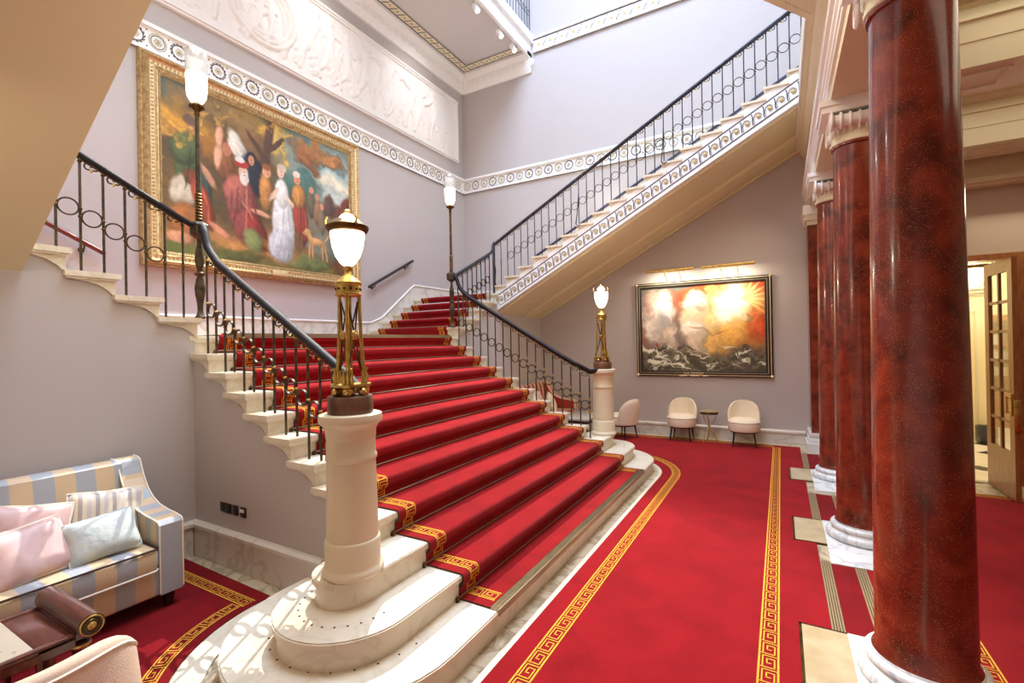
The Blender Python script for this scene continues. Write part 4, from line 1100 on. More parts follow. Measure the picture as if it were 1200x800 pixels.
    for u,v,rr_ in ((.20,.86,.05),(.30,.84,.04),(.08,.70,.05),(.15,.74,.045),(.04,.62,.05),(.56,.80,.035),(.60,.88,.04),(.48,.92,.04)):
        c.el(u,v,rr_,rr_*.5,(222,168,72),20,.9,.5,.7,.6)
    # dog
    k=(208,160,104); c.el(.765,.235,.075,.032,k,-4,.25,.02,1,.5); c.el(.705,.295,.03,.026,k,30,.3,.01,1,.4); c.el(.685,.285,.018,.013,(190,140,90),0,.3); c.line([(.71,.28),(.725,.24)],.022,k)
    for a,b in ((.72,.71),(.735,.735),(.80,.80),(.815,.83)): c.line([(a,.22),(b,.10)],.009,(200,150,96),.4,.01)
    c.line([(.82,.25),(.85,.31)],.007,k)
    c.img=c.img*(.86+.28*c.n2)[...,None]
    return c
def paint_storm():
    c=Canvas(440,330,1.34,(110,92,86),23)
    n1,n2,U,V=c.n1,c.n2,c.U/c.asp,c.V
    c.field((n1-.4)*3,(150,92,66),.8)
    c.el(.25,.96,.32,.12,(92,96,88),0,.8,.3,1,.5); c.el(.02,.9,.1,.3,(116,104,96),0,.8,.3); c.el(.30,.80,.25,.12,(196,96,64),20,.9,.3,.8,.4); c.el(.55,.96,.3,.09,(206,84,40),8,.8,.3,1,.5); c.el(.95,.95,.16,.14,(190,70,32),0,.8,.3,1,.6)
    c.el(.88,.55,.30,.30,(226,134,56),0,.7,.3,1,.5); c.el(.93,.50,.11,.16,(206,84,34),30,.6,.3,1,.7); c.el(.84,.60,.05,.06,(120,50,30),40,.5,.2,1,.5)
    c.el(.70,.45,.22,.22,(236,178,84),-30,.7,.3,1,.5); c.el(.60,.30,.11,.22,(226,176,96),0,.6,.3,1,.5)
    # pale left apparition
    c.el(.17,.60,.20,.32,(196,176,164),0,.8,.3,1,.4); c.el(.16,.78,.13,.13,(232,180,156),0,.9,.3); c.el(.18,.72,.11,.16,(250,244,236),0,.9,.3); c.el(.08,.52,.09,.13,(230,214,200),30,.8,.3,1,.4); c.el(.20,.58,.06,.12,(158,150,150),20,.8,.2,.8); c.el(.26,.38,.13,.12,(206,186,166),-40,.7,.3,1,.6); c.el(.30,.24,.10,.05,(222,206,184),15,.6,.2,1,.5)
    c.el(.35,.42,.06,.2,(112,98,96),0,.8,.3,.8,.5)
    # central billowing cloud forms
    c.el(.46,.62,.16,.30,(238,206,168),-6,.5,.2,1,.4); c.el(.46,.80,.12,.12,(250,236,214),20,.6,.2); c.el(.49,.72,.06,.05,(170,140,118),20,.9,.3,.7); c.el(.45,.50,.14,.10,(244,230,212),-10,.5,.2,1,.4); c.el(.47,.34,.12,.14,(202,182,158),0,.6,.2,1,.6); c.line([(.42,.52),(.52,.50),(.60,.41),(.70,.47)],.010,(150,96,60),.9,.06,.5)
    c.el(.60,.58,.10,.14,(250,214,150),-20,.6,.2,1,.4); c.el(.60,.86,.05,.2,(240,170,84),8,.7,.2,1,.5)
    # burst
    c.el(.76,.78,.24,.20,(254,226,160),20,1.0,.3); c.el(.76,.78,.17,.13,(255,252,240),20,.9,.3); c.el(.70,.66,.10,.08,(255,248,232),0,.8,.2)
    for a in (-40,-25,-8,10,28,45,62): c.line([(.84,.82),(.84+.22*cos(math.radians(a))/1.34,.82+.22*sin(math.radians(a)))],.012,(255,216,140),.9,.04,.8,0)
    # sea
    sea=np.clip((.25+.05*np.sin(U*9)+(n1-.5)*.22-V)*9,0,1); c.field(sea,(70,64,50)); c.field(sea*(n2-.45)*6,(116,112,92),.7)
    rg=c.rg
    for i in range(60):
        u=rg.rand(); v=.03+.27*rg.rand()**.8; a=rg.uniform(-30,40); k=[(206,206,180),(160,160,130),(112,104,76),(60,54,44),(222,218,200)][rg.randint(5)]
        c.el(u,v,rg.uniform(.03,.09),rg.uniform(.006,.016),k,a,.5,.25,.85)
    for i in range(14): c.el(.05+.30*rg.rand(),.06+.2*rg.rand(),.06,.012,(226,222,204),rg.uniform(-60,20),.6,.3,.9)
    c.el(.135,.31,.016,.03,(150,76,50),20,.4,.02); c.el(.85,.07,.10,.03,(80,68,54),-30,.5,.2)
    c.img=c.img*(1.0+.10*c.n2)[...,None]
    return c
# gilt frame painting
def rect_frame(m,P,outer,inner,prof,mt):
    """mitred frame: profile list (t,d): t 0..1 outer->inner, d out of wall"""
    (a0,a1,b0,b1),(c0,c1,d0,d1)=outer,inner
    rings=[]
    for t,d in prof:
        rings.append([P(a0+(c0-a0)*t,b0+(d0-b0)*t,d),P(a1+(c1-a1)*t,b0+(d0-b0)*t,d),P(a1+(c1-a1)*t,b1+(d1-b1)*t,d),P(a0+(c0-a0)*t,b1+(d1-b1)*t,d)])
    vs=[p for r in rings for p in r]; fs=[]
    for i in range(len(rings)-1):
        for j in range(4): fs.append((i*4+j,i*4+(j+1)%4,(i+1)*4+(j+1)%4,(i+1)*4+j))
    m.add(vs,fs,mt)
t=thing('framed_painting','huge painting of figures under trees in an ornate gilt frame','painting',(XP,1.84,2.8))
O=(.187,3.484,2.805,5.347); I=(.411,3.26,2.995,5.12)
Pf=lambda a,b,d:(XP+d,a,b)
m=MB(); rect_frame(m,Pf,O,I,[(0,0),(0,.06),(.06,.075),(.12,.07),(.2,.11),(.3,.13),(.36,.12),(.40,.10)],GILT)
rect_frame(m,Pf,O,I,[(.40,.10),(.46,.085),(.62,.085),(.66,.095)],GILTL)
rect_frame(m,Pf,O,I,[(.66,.095),(.74,.09),(.80,.075),(.84,.08),(.88,.065),(1.0,.05),(1.0,.02)],GILT)
# carved beading
n=64
for fr,r in ((.54,.016),(.93,.009)):
    a0,a1,b0,b1=[O[i]+(I[i]-O[i])*fr for i in range(4)]
    k=int((a1-a0)/(r*2.8))
    for i in range(k):
        y=a0+(a1-a0)*(i+.5)/k
        for z in (b0,b1): m.ball((XP+.085,y,z),r,GILT,6,(.8,1,1.2))
    k=int((b1-b0)/(r*2.8))
    for i in range(k):
        z=b0+(b1-b0)*(i+.5)/k
        for y in (a0,a1): m.ball((XP+.085,y,z),r,GILT,6,(.8,1.2,1))
m.build('frame',t)
canvas_mesh('canvas',t,paint_pastoral(),lambda a,b:(XP+.045,I[0]-.02+(I[1]-I[0]+.04)*a,I[2]-.02+(I[3]-I[2]+.04)*b))
m=MB(); m.rbox(XP+.10,XP+.125,1.78,2.02,2.85,2.93,GILTL,.006,2); m.build('nameplate',t)
# storm painting
t=thing('framed_painting','stormy orange and white sea painting in a black and gold frame','painting',(.25,YB,1.12))
O=(-.906,1.417,1.121,2.891); I=(-.80,1.305,1.225,2.79)
Pf=lambda a,b,d:(a,YB-d,b)
m=MB(); rect_frame(m,Pf,O,I,[(0,0),(0,.05),(.1,.06),(.9,.06),(1,.045),(1,.03)],BLACKF)
for fr in (.22,.62): 
    Of=[O[i]+(I[i]-O[i])*fr for i in range(4)]; If=[O[i]+(I[i]-O[i])*(fr+.09) for i in range(4)]
    rect_frame(m,Pf,Of,If,[(0,.058),(0,.067),(1,.067),(1,.058)],GILTL if fr<.5 else STEEL)
m.build('frame',t)
m=MB()
for a in (O[0]+.02,O[1]-.02):
    for b in (O[2]+.02,O[3]-.02): m.ball((a,YB-.06,b),.026,GILTL,10)
m.build('corner_rosettes',t)
canvas_mesh('canvas',t,paint_storm(),lambda a,b:(I[0]-.01+(I[1]-I[0]+.02)*a,YB-.032,I[2]-.01+(I[3]-I[2]+.02)*b))
def text(name,s,size,M,mt,ext=.004,parent=None):
    cu=bpy.data.curves.new(name,'FONT'); cu.body=s; cu.size=size; cu.extrude=ext; cu.align_x='CENTER'; cu.materials.append(mt)
    tmp=bpy.data.objects.new(name+'_src',cu); COL.objects.link(tmp); bpy.context.view_layer.update()
    me=bpy.data.meshes.new_from_object(tmp.evaluated_get(bpy.context.evaluated_depsgraph_get())); bpy.data.objects.remove(tmp)
    o=bpy.data.objects.new(name,me); COL.objects.link(o)
    if parent: o.parent=parent; o.matrix_local=Matrix.Translation(-parent.location)@M
    else: o.matrix_world=M
    return o
text('title_lettering','THE TEMPEST',.058,Matrix.Translation((.13,YB-.068,1.163))@Matrix.Rotation(PI/2,4,'X'),GILTL,.004,t)
m=MB()
for i,(a,b) in enumerate(((-.045,.10),(.15,.31),(.36,.46))): m.rbox(a-.08,b-.08,YB-.07,YB-.06,1.128,1.152,GILTL,.004,2)
m.build('small_caption',t)
for i,(x0,x1,lab) in enumerate(((-.64,.22,'left brass picture light above the storm painting'),(.32,1.18,'right brass picture light above the storm painting'))):
    t=thing('picture_light',lab,'picture light',((x0+x1)/2,YB,3.0),'picture lights')
    m=MB(); m.rbox(x0,x1,YB-.33,YB-.27,3.05,3.10,BRASS,.012,3); m.build('shade',t)
    for xx in (x0+(x1-x0)*.38,x0+(x1-x0)*.68):
        m=MB(); m.tube([(xx,YB-.30,3.06),(xx,YB-.26,3.02),(xx,YB-.15,2.98),(xx,YB-.06,2.93),(xx,YB-.03,2.86)],.007,BRASS,8); m.build('arm',t)

# ================================================================== SOFT FURNITURE
def pillow(m,M,w,h,d,mt,seg=16,trim=None,seed=0):
    rg=np.random.RandomState(seed); n=seg; vs=[];fs=[]
    for sgn in (1,-1):
        o=len(vs)
        for j in range(n+1):
            for i in range(n+1):
                u=i/n*2-1; v=j/n*2-1
                k=(1-u**4)**.6*(1-v**4)**.6
                pinch=1-.10*(abs(u)**2*(1-abs(v)**2)*0+ (1-abs(u))*abs(v)**3*.6+(1-abs(v))*abs(u)**3*.6)
                x=u*w/2*pinch; y=v*h/2*pinch; z=sgn*(d/2)*(k**.8)+.006*math.sin(3*u+2*v+seed)*k
                vs.append(M@Vector((x,y,z)))
        for j in range(n):
            for i in range(n):
                a=o+j*(n+1)+i; fs.append((a,a+1,a+n+2,a+n+1))
    m.add(vs,fs,mt,True)
    if trim:
        pts=[]
        for u,v in [(-1+2*i/8,-1) for i in range(8)]+[(1,-1+2*i/8) for i in range(8)]+[(1-2*i/8,1) for i in range(8)]+[(-1,1-2*i/8) for i in range(8)]:
            pinch=1-.10*((1-abs(u))*abs(v)**3*.6+(1-abs(v))*abs(u)**3*.6); pts.append(M@Vector((u*w/2*pinch,v*h/2*pinch,0)))
        m.tube(pts,.007,trim,6,True)
def sofa(side,lab,F1,FX,xf=-2.2,ya=-.70,yz=-2.55,legm=DARKW):
    t=thing('sofa',lab,'sofa',(-2.6,my((ya+yz)/2,side),0))
    Y=lambda y:my(y,side)
    def bx(m,x0,x1,y0,y1,z0,z1,mt,r):
        a,b=sorted((Y(y0),Y(y1))); m.rbox(x0,x1,a,b,z0,z1,mt,r,3)
    m=MB(); bx(m,-2.9,xf-.005,ya-.12,yz+.12,.115,.30,F1,.02); m.build('seat_base',t)
    m=MB()
    # seat cushion with slightly domed top
    a,b=sorted((Y(ya-.155),Y(yz+.155))); bm=bmesh.new(); bmesh.ops.create_grid(bm,x_segments=14,y_segments=30,size=.5)
    vs=[]; n=0
    m.rbox(-2.75,xf+.03,a,b,.295,.455,F1,.045,4); m.build('seat_cushion',t)
    bm.free()
    m=MB(); pts=[]
    for z in (.305,.45):
        P=[(-2.7,a+.01,z),(xf+.005,a+.01,z),(xf+.028,a+.03,z),(xf+.028,b-.03,z),(xf+.005,b-.01,z),(-2.7,b-.01,z)]
        m.tube(P,.007,PIPING if z<.4 else SOCK,6)
    m.build('piping',t)
    m=MB(); prof=[(-2.93,.115),(-2.93,.955),(-2.90,.975),(-2.84,.975),(-2.80,.95),(-2.70,.42),(-2.70,.115)]
    m.prism(prof,'y',*sorted((Y(ya-.13),Y(yz+.13))),F1); m.build('backrest',t)
    for k,(y0,y1) in enumerate(((ya,ya-.155),(yz+.155,yz))):
        aa,bb=sorted((Y(y0),Y(y1)))
        xs=[xf,xf-.02,xf-.10,xf-.20,xf-.32,xf-.42,xf-.50,xf-.56,xf-.60,xf-.62,xf-.66,-2.93]
        zs=[.59,.61,.622,.63,.65,.69,.75,.83,.91,.955,.97,.975]
        prof=[(-2.93,.115),(xf,.115)]+list(zip(xs,zs))
        m=MB(); m.prism(prof,'y',aa+.008,bb-.008,FX)
        # padded top roll
        m.build('armrest',t)
        m=MB(); 
        for yy in (aa+.006,bb-.006): m.tube([(xf+.002,yy,.13)]+[(x+.003,yy,z+.002) for x,z in zip(xs,zs)],.006,PIPING,6)
        m.build('arm_piping',t)
    for x in (xf-.05,-2.86):
        for y in (ya-.08,yz+.08):
            m=MB(); m.add([(x-.03,Y(y)-.03,.115),(x+.03,Y(y)-.03,.115),(x+.03,Y(y)+.03,.115),(x-.03,Y(y)+.03,.115),(x-.02,Y(y)-.02,0.012),(x+.02,Y(y)-.02,0.012),(x+.02,Y(y)+.02,0.012),(x-.02,Y(y)+.02,0.012)],[(0,1,2,3),(4,7,6,5),(0,4,5,1),(1,5,6,2),(2,6,7,3),(3,7,4,0)],legm); m.build('leg',t)
    return t
sofa('L','sofa striped pale blue and tan against the left wall, striped cushions on it',SOFAF,SOFAFX)
sofa('R','red and cream striped sofa seen through the far balusters',RSOFA,RSOFA,xf=-2.12,ya=-.9,yz=-3.06)
def cush(name,label,c,w,h,d,rz,tilt,mt,trim,seed,roll_=0):
    # pillow local: x width, y up, z thickness ; faces +X of world by default
    M=Matrix.Translation(c)@Matrix.Rotation(math.radians(rz),4,'Z')@Matrix.Rotation(math.radians(90),4,'Z')@Matrix.Rotation(math.radians(90-tilt),4,'X')@Matrix.Rotation(math.radians(roll_),4,'Z')
    m=MB(); pillow(m,Matrix.Identity(4),w,h,d,mt,16,trim,seed); o=m.build(name); o.matrix_world=M; tag(o,label,'cushion'); return o
cush('cushion','striped grey and cream cushion at the right arm of the blue sofa',(-2.60,-1.0,.635),.42,.38,.12,-8,22,CSTR,PIPING,1,-6)
cush('cushion','pale blue quilted cushion lying in front of the striped one',(-2.38,-1.10,.585),.37,.27,.13,-8,30,BLUEF,BLUEF,2,5)
cush('cushion','large pink flowered silk cushion at the left edge of the photo',(-2.42,-1.45,.60),.40,.34,.13,6,32,PINK,PIPING,3,4)
cush('cushion','second pink silk cushion leaning behind the large pink one',(-2.60,-1.40,.65),.40,.38,.12,-4,20,PINK,PIPING,4,-12)
cush('cushion','red and white striped cushion on the red sofa',(-2.60,5.75,.68),.46,.42,.14,8,24,RCUSH,PIPING,5,-12)
cush('cushion','plain cream cushion beside the striped cushion on the red sofa',(-2.42,6.02,.62),.38,.36,.13,20,24,CHAIRF,PIPING,6,10)
# coffee table
def coffee_table(side,lab):
    Y=lambda y:my(y,side)
    t=thing('coffee_table',lab,'table',(-1.75,Y(-1.9),0))
    X0,X1=-1.98,-1.46; ya,yb=-1.53,-2.4
    m=MB(); a,b=sorted((Y(ya),Y(yb)))
    for (x0,x1) in ((X0,X0+.035),(X1-.035,X1)): m.rbox(x0,x1,a,b,.405,.435,MAHOG,.008,2); m.box(x0+.004,x1-.004,a,b,.37,.407,MAHOG)
    m.rbox(X0,X1,b-.14 if side=='L' else a,b if side=='L' else a+.14,.405,.43,MAHOG,.008,2)
    m.box(X0+.02,X1-.02,a,b,.385,.41,MAHOG)
    m.build('frame',t)
    m=MB(); m.box(X0+.035,X1-.035,a if side=='L' else a+.14,b-.14 if side=='L' else b,.408,.432,STONEG); m.build('stone_inset',t)
    yr=Y(-1.475)
    m=MB(); m.tube([(X0-.02,yr,.455),(X1+.02,yr,.455)],.055,MAHOG,24); m.prism([(Y(-1.53),.43),(Y(-1.475),.50),(Y(-1.46),.40),(Y(-1.53),.40)],'x',X0,X1,MAHOG)
    m.build('scroll_end',t)
    for s,x in ((1,X1+.021),(-1,X0-.021)):
        m=MB()
        R=Matrix.Translation((x,yr,.455))@Matrix.Rotation(s*PI/2,4,'Y')
        m.lathe([(.048,0),(.050,.002),(.046,.005),(.043,.004)],(0,0,0),BRASS,28,M=R,cap=False); m.lathe([(.043,.0015),(.030,.003),(.018,.003)],(0,0,0),DARKW,28,M=R,cap=False); m.torus((X1+.024 if s>0 else X0-.024,yr,.455),.029,.003,BRASSD,(0,1,0),(0,0,1),24,5); m.lathe([(.020,.003),(.018,.007),(.012,.006),(.008,.010),(1e-5,.012)],(0,0,0),BRASS,20,M=R)
        m.build('roundel',t)
    for x in (X0+.04,X1-.04):
        m=MB(); yl=Y(-1.50)
        m.lathe([(.03,.385),(.042,.375),(.042,.36),(.030,.35),(.034,.20),(.036,.06),(.040,.05),(.040,.012)][::-1],(x,yl,0),MAHOG,16)
        m.lathe([(.041,.352),(.045,.36),(.041,.372)],(x,yl,0),BRASS,16)
        m.build('leg',t)
        m=MB(); m.box(x-.02,x+.02,Y(-2.36)-.02,Y(-2.36)+.02,.012,.39,MAHOG); m.build('leg',t)
        m=MB(); m.box(x-.012,x+.012,min(Y(-1.66),Y(-1.64)),max(Y(-1.66),Y(-1.64)),.012,.385,MAHOG); m.build('leg',t)
    return t
coffee_table('L','mahogany coffee table with stone top and brass roundel scroll end')
t=thing('low_table','dark low table with a pale top in front of the red sofa','table',(-1.75,5.75,0))
m=MB(); m.rbox(-2.0,-1.42,5.35,6.3,.40,.44,STONEG,.01,2); m.rbox(-1.98,-1.44,5.37,6.28,.34,.40,DARKW,.01,2); m.build('top',t)
for x in (-1.94,-1.48):
    for y in (5.42,6.23): m=MB(); m.tube([(x,y,.012),(x,y,.35)],[.018,.026],DARKW,10); m.build('leg',t)
# near armchair, back towards the camera
t=thing('armchair','cream woven armchair back in the bottom left foreground','chair',(-.75,-1.85,0))
def near_chair():
    A=Vector((-.50,-1.66,0)); 
    # shell: plan curve of the back, open toward -X
    pts=[]
    for i in range(25):
        u=i/24
        # from far arm tip round the back to near arm tip
        a=math.radians(-80+160*u); pts.append((-.74+.32*cos(a),-1.93+.34*sin(a)*1.0))
    H=lambda u:.66+.165*math.exp(-((u-.5)/.42)**4)
    m=MB(); n=len(pts); rows=12; vs=[];fs=[]
    def prof(u):
        h=H(u); out=[]
        # closed loop cross-section from outer bottom up over the top to inner bottom
        for j in range(rows+1):
            v=j/rows; out.append((0.0+.02*sin(PI*v),.13+(h-.16)*v))
        for j in range(1,7):
            a=PI*j/6; out.append((-.03+.03*cos(a),h-.03+.03*sin(a)))
        for j in range(rows+1):
            v=1-j/rows; out.append((-.06-.01*sin(PI*v),.13+(h-.16)*v))
        return out
    P=[]
    for i in range(n):
        u=i/(n-1); d=Vector((pts[min(i+1,n-1)][0]-pts[max(i-1,0)][0],pts[min(i+1,n-1)][1]-pts[max(i-1,0)][1])).normalized(); nn=Vector((d.y,-d.x))
        P.append([(pts[i][0]+nn.x*o,pts[i][1]+nn.y*o,z) for o,z in prof(u)])
    k=len(P[0]); vs=[p for r in P for p in r]
    for i in range(n-1):
        for j in range(k-1): fs.append((i*k+j,i*k+j+1,(i+1)*k+j+1,(i+1)*k+j))
    fs.append(list(range(k))); fs.append([(n-1)*k+j for j in range(k)][::-1])
    m.add(vs,fs,CHAIRT,True); m.build('backrest',t)
    m=MB(); m.tube([P[i][rows] for i in range(n)],.006,PIPING,6); m.tube([P[i][rows+6] for i in range(n)],.005,PIPING,6); m.build('piping',t)
    m=MB(); m.rbox(-1.15,-.62,-2.17,-1.69,.22,.43,CHAIRT,.05,4); m.build('seat',t)
    for x in (-1.10,-.62):
        for y in (-2.12,-1.75): q=MB(); q.tube([(x,y,.013),(x,y,.24)],[.012,.02],DARKW,10); q.build('leg',t)
near_chair()
# small round-back chairs
def tub_chair(loc,rz,lab,grp='small cream round back chairs'):
    t=thing('tub_chair',lab,'chair',(0,0,0),grp)
    m=MB(); m.lathe([(.20,.245),(.235,.255),(.243,.29),(.245,.36),(.240,.40),(.225,.43),(.18,.452),(.08,.462),(1e-4,.463)],(0,0,0),CHAIRF,40); m.build('seat',t)
    m=MB(); m.torus((0,0,.405),.243,.006,PIPING,(1,0,0),(0,1,0),40,6); m.build('piping',t)
    m=MB(); m.lathe([(.20,.225),(.215,.235),(.215,.25),(.2,.252)],(0,0,0),WALNUT,32); m.build('rim',t)
    # curved back shell at +Y, arch outline
    m=MB(); nu,nv=22,12; vs=[]; fs=[]
    def pt(u,v,o):
        a=math.radians(90+ (u*2-1)*78); h=.33+ .40*math.sqrt(max(0,1-abs((u*2-1)*.98)**2.4)) ; z=.27+(h-.27)*v
        r=.225+o+.03*v; return Vector((r*cos(a),r*sin(a)+.02*v,z))
    th=.055
    for o in (0,1):
        for j in range(nv+1):
            for i in range(nu+1):
                u=i/nu; v=j/nv
                e=th*(.5+.5*min(1,math.sqrt(max(0,1-v**6))))*min(1,math.sqrt(max(.05,1-abs(u*2-1)**8)))
                vs.append(pt(u,v,(0 if o==0 else e)-.02))
    N=(nu+1)*(nv+1)
    for o in (0,N):
        for j in range(nv):
            for i in range(nu): a=o+j*(nu+1)+i; fs.append((a,a+1,a+nu+2,a+nu+1))
    rim=[j*(nu+1) for j in range(nv+1)]+[nv*(nu+1)+i for i in range(1,nu+1)]+[j*(nu+1)+nu for j in range(nv-1,-1,-1)]+[i for i in range(nu-1,0,-1)]
    for i in range(len(rim)): a,b=rim[i],rim[(i+1)%len(rim)]; fs.append((a,b,b+N,a+N))
    m.add(vs,fs,CHAIRF,True); m.build('backrest',t)
    for sx in (-1,1):
        for sy in (-1,1): m=MB(); m.tube([(sx*.175,sy*.175,0),(sx*.145,sy*.145,.24)],[.010,.017],DARKW,10); m.build('leg',t)
    t.location=loc; t.rotation_euler=(0,0,math.radians(rz)); return t
tub_chair((-.04,6.40,.012),0,'cream round back chair left of the little side table')
tub_chair((.97,6.33,.012),4,'cream round back chair right of the little side table')
tub_chair((-1.03,6.15,.012),-112,'cream round back chair turned sideways behind the far stone newel')
t=thing('side_table','slim brass side table with crossed curved legs between two cream chairs','table',(.42,6.40,.012))
m=MB(); m.lathe([(.145,.535),(.155,.54),(.155,.552),(.145,.556)],(.42,6.40,0),STRIPM,32); m.lathe([(.15,.50),(.154,.505),(.154,.51),(.15,.515)],(.42,6.40,0),BRASSD,32); m.build('top',t)
for i in range(3):
    a=2*PI*i/3+.4; m=MB(); pts=[]
    for j in range(11):
        v=j/10; r=.14*cos(PI*v*.93); pts.append((.42+cos(a+.5*v)*r,6.40+sin(a+.5*v)*r,.545-.53*v))
    m.tube(pts,.008,BRASS,8); m.build('leg',t)

# ================================================================== SIDE ROOM
# glazed door leaf, open
dr=thing('door_1','open glazed wooden door leaf at the far right','door',(3.70,5.35,0)); dr['kind']='structure'
m=MB(); x0,x1=3.665,3.71; ya,yb=4.50,5.28; H=2.62
for a,b,c,d in ((ya,ya+.12,0.02,H),(yb-.12,yb,0.02,H),(ya+.12,yb-.12,.02,.52),(ya+.12,yb-.12,H-.14,H)): m.box(x0,x1,a,b,c,d,OAKD)
ym=(ya+yb)/2; m.box(x0+.005,x1-.005,ym-.018,ym+.018,.52,H-.14,OAKD)
for i in range(1,6): z=.52+(H-.66)*i/6; m.box(x0+.005,x1-.005,ya+.12,yb-.12,z-.016,z+.016,OAKD)
m.build('frame',dr)
m=MB(); m.box(x0+.018,x1-.018,ya+.12,yb-.12,.52,H-.14,GLASSP); m.build('pane',dr)
m=MB(); m.rbox(x0-.012,x0,ya+.03,ya+.08,.92,1.16,BRASS,.004,2); m.tube([(x0-.04,ya+.055,.95),(x0-.04,ya+.055,1.13)],.009,BRASS,8); m.tube([(x0-.04,ya+.055,.97),(x0,ya+.055,.97)],.007,BRASS,6); m.tube([(x0-.04,ya+.055,1.11),(x0,ya+.055,1.11)],.007,BRASS,6); m.build('handle',dr)
m=MB(); m.rbox(x0-.006,x1+.006,ya-.012,ya,.75,1.10,BRASS,.003,2); m.build('edge_plate',dr)
# call point and exit sticker
t=thing('exit_sign','small green emergency sign with a red call point under it on the side wall','sign',(4.0,5.35,.75))
m=MB(); m.rbox(3.975,4.09,5.33,5.349,.69,.83,GREEN,.004,2); m.box(4.0,4.03,5.327,5.33,.72,.80,WHITE); m.ball((4.05,5.329,.785),.009,WHITE,8); m.box(4.04,4.06,5.327,5.33,.72,.77,WHITE); m.build('sign_plate',t)
m=MB(); m.rbox(3.975,4.05,5.325,5.349,.57,.64,REDPL,.006,2); m.build('call_point',t)
# dome light in the far room
t=thing('ceiling_bowl_light','cream glass bowl light with bronze rim hanging beyond the doorway','lamp',(3.98,7,2.5))
m=MB(); m.lathe([(1e-4,2.49),(.08,2.50),(.17,2.58),(.25,2.68),(.285,2.76)],(3.97,7,0),GLASSW,36); m.build('bowl',t)
m=MB(); m.lathe([(.285,2.75),(.305,2.76),(.305,2.80),(.285,2.81),(.28,2.80)],(3.97,7,0),BRASSD,36)
for i in range(6): a=2*PI*i/6; m.tube([(3.97+.288*cos(a),7+.288*sin(a),2.76),(3.97+.17*cos(a),7+.17*sin(a),2.575),(3.97+.05*cos(a),7+.05*sin(a),2.49)],.007,BRASSD,6)
m.build('rim',t)
m=MB()
for i in range(3): a=2*PI*i/3; m.tube([(3.97+.28*cos(a),7+.28*sin(a),2.8),(3.97,7,3.58)],.006,BRASSD,6)
m.build('chain',t)
t=thing('chimney_pier','cream panelled pier with moulded cornice beyond the doorway','pier',(4.2,8.7,0))
m=MB(); m.box(3.4,4.6,8.5,9.1,0,2.46,FARW); m.box(3.4,4.63,8.47,9.1,2.46,2.50,CREAM); m.box(3.4,4.67,8.43,9.1,2.50,2.56,CREAM); m.box(3.4,4.71,8.39,9.1,2.56,2.60,CREAM); m.box(3.38,4.63,8.47,9.1,0,.14,CREAM)
m.box(4.42,4.44,8.48,8.5,.3,2.2,CREAM); m.box(4.25,4.27,8.48,8.5,.3,2.2,CREAM); m.box(4.25,4.44,8.48,8.5,2.18,2.2,CREAM); m.build('body',t)
m=MB(); m.box(4.08,4.24,8.46,8.5,0,1.6,OAKD); m.build('wood_strip',t)
m=MB(); m.rbox(4.36,4.58,8.1,8.35,0,.27,COPPER,.01,2); m.rbox(4.38,4.56,8.12,8.33,.27,.285,BLACK,.005,2); tag(m.build('waste_bin'),'dark grey square bin on the tiled floor beyond the doorway','bin')
t=thing('bookcase','orange wood bookcase with lit shelves seen through the doorway','bookcase',(5.6,10.2,0))
m=MB()
for z in (0,.62,.95,1.25,1.55,1.85,2.05): m.box(4.7,6.6,10.05,10.4,z,z+.04,BOOKW)
for x in (4.7,5.3,5.95,6.56): m.box(x,x+.05,10.03,10.4,0,2.1,BOOKW)
m.box(4.7,6.6,10.36,10.4,0,2.1,BOOKW); m.box(4.66,6.64,9.98,10.4,2.05,2.16,BOOKW); m.box(4.7,6.6,10.02,10.06,.04,.62,BOOKW); m.build('body',t)
rr=random.Random(4); ii=0
names=['top','second','third','fourth']
for si,z in enumerate((1.59,1.29,.99)):
    x=4.8; j=0
    while x<5.25:
        w=rr.uniform(.045,.075); h=rr.uniform(.14,.21); c=rr.choice([(232,220,200),(206,120,80),(240,236,226),(190,200,210)])
        bmn='box_mat_%d%d'%(si,j); mm=mat(bmn,c,.6); m=MB(); m.rbox(x,x+w,10.12,10.26,z,z+h,mm,.004,2)
        tag(m.build('boxed_item'),'small pale boxed item on the %s lit shelf of the bookcase'%names[si],'box','boxed items on the %s bookcase shelf'%names[si]); x+=w+.02; j+=1
# ================================================================== GALLERY TRACK SPOTS
for i,(y,lab) in enumerate(((4.76,'starry bright spotlight under the gallery edge at the top of the photo'),(5.60,'middle white track spotlight under the gallery edge'),(6.14,'white track spotlight nearest the back wall under the gallery'))):
    t=thing('track_spotlight',lab,'spotlight',(-3.12+.0,y,8.05),'gallery spotlights')
    M=Matrix.Translation((-3.2,y,7.93))@Matrix.Rotation(math.radians(150),4,'Y' )
    m=MB(); m.box(-3.215,-3.185,y-.015,y+.015,7.95,8.11,WHITE); m.build('bracket',t)
    m=MB(); m.lathe([(.03,-.09),(.048,-.08),(.052,.06),(.05,.07)],(0,0,0),WHITE,18,M=M); m.build('can',t)
    m=MB(); m.lathe([(1e-4,.072),(.04,.072)],(0,0,0),SPOTW,18,M=M); m.build('lens',t)

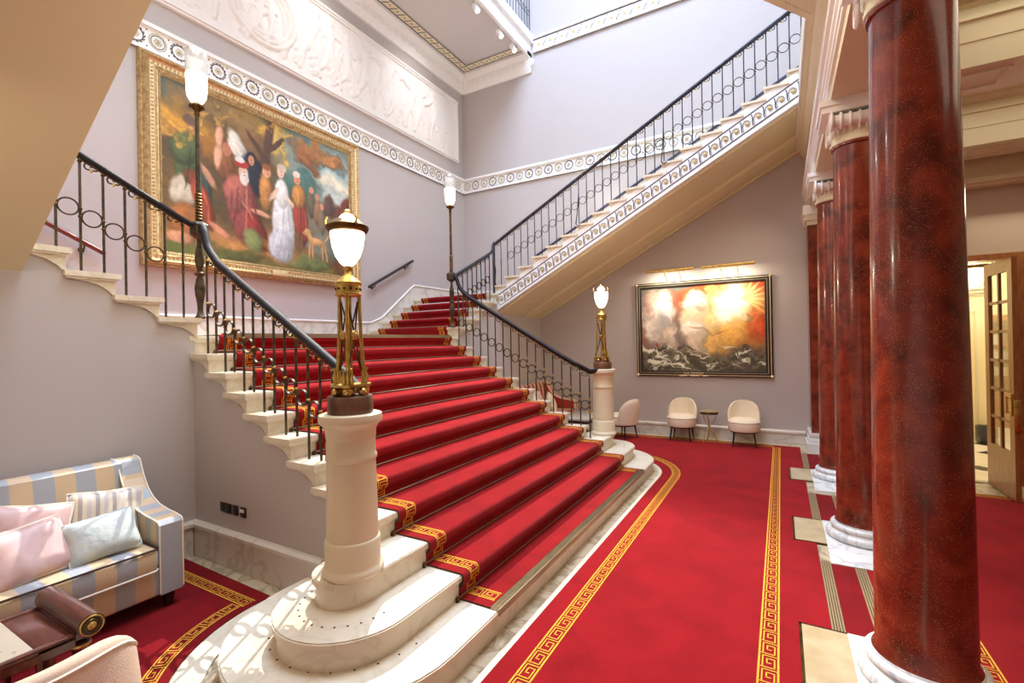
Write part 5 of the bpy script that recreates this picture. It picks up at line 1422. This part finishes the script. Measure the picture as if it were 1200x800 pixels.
# ================================================================== LIGHTS
def look(o,p):
    d=Vector(p)-o.location; o.rotation_euler=d.to_track_quat('-Z','Y').to_euler()
def light(kind,name,loc,power,color=(1,1,1),target=None,size=.3,sy=None,angle=60,blend=.5):
    l=bpy.data.lights.new(name,kind); l.energy=power; l.color=color
    if kind=='AREA':
        l.size=size
        if sy: l.shape='RECTANGLE'; l.size_y=sy
    elif kind=='SPOT': l.spot_size=math.radians(angle); l.spot_blend=blend; l.shadow_soft_size=size
    else: l.shadow_soft_size=size
    o=bpy.data.objects.new(name,l); COL.objects.link(o); o.location=loc
    if target: look(o,target)
    return o
WARM=(1.0,.78,.55); WARM2=(1.0,.90,.70); COOL=(.58,.73,1.0); NEUT=(1,.96,.90)
light('AREA','skylight',(-.7,1.75,12.3),1500,COOL,(-.7,1.75,0),3.6,5.2)
# key spotlight on the gallery edge (throws the ring shadows on the near steps)
light('SPOT','gallery_key_spot',(-3.7,3.7,8.02),4300,(1,.95,.86),(-1.3,-.9,.2),.02,angle=58,blend=.4)
light('SPOT','gallery_spot_chairs',(-3.02,5.6,7.95),2400,(1,.95,.88),(.6,6.3,0.4),.05,angle=30,blend=.6)
light('SPOT','gallery_spot_steps',(-3.02,6.14,7.95),600,(1,.93,.84),(.2,3.6,0),.05,angle=40,blend=.7)
# relief washers under the gallery
for y in (2.4,4.9): light('SPOT','relief_washer',(-3.35,y,8.0),90,(1,.98,.95),(XP,y+.1,6.8),.05,angle=70,blend=1)
for (x,y,z),p in zip(NL,(26,30)): light('POINT','newel_bulb',(x,y,z+.14),p,WARM2,size=.05)
for (x,y,z) in PL: light('POINT','post_bulb',(x,y,z+.36),24,(1,.93,.82),size=.05)
for x in (-.21,.75): light('AREA','picture_lamp',(x,YB-.30,3.04),14,WARM2,(x,YB-.02,2.1),.7,.05)
# added fill lights for side room, hall and lounge, no fittings built; bowl is real
light('AREA','side_room_fill',(4.3,1.7,4.3),75,WARM2,(4.3,1.7,0),3.2,5)  # warm fill added under the side room ceiling, no lamp modelled
light('AREA','side_room_fill',(4.4,5.0,3.45),18,WARM2,(4.4,3.0,0),2,.4)  # second added fill, aimed back from the doorway wall
light('POINT','far_room_bowl',(3.97,7,2.95),90,WARM2,size=.15)
light('AREA','far_room_ceiling',(5,8.5,3.5),120,WARM2,(5,8.5,0),2.5,2.5)
light('AREA','hall_high_fill',(.2,-1.0,7.8),100,WARM2,(-1.2,2.5,.5),2.0,2.0)  # added warm fill high over the hall, no real lamps there
light('AREA','lounge_fill',(-1.7,-2.3,3.0),11,(1,.80,.58),(-2.4,-1.6,.6),.4,.4)  # added fill to warm the lounge walls, no fitting behind it
light('SPOT','alcove_fill',(1.87,5.2,4.83),150,(1,.80,.56),(.2,6.78,1.0),.06,angle=75,blend=1)  # added spot warming the wall below the upper flight
light('AREA','hall_warm_fill',(1.0,1.2,4.6),22,WARM,(0.2,3,0),.9,.9)  # added warm fill out of view, there is no chandelier
w=bpy.data.worlds.new('world'); scn.world=w; w.use_nodes=True
bg=w.node_tree.nodes['Background']; bg.inputs[0].default_value=(.9,.93,1,1); bg.inputs[1].default_value=.1
scn.view_settings.view_transform='Standard'; scn.view_settings.look='None'; scn.view_settings.gamma=1; scn.view_settings.use_curve_mapping=False
scn.view_settings.exposure=0.0
scn.cycles.use_denoising=True
scn.cycles.max_bounces=8; scn.cycles.diffuse_bounces=5
scn.cycles.sample_clamp_indirect=6
bpy.context.view_layer.update()
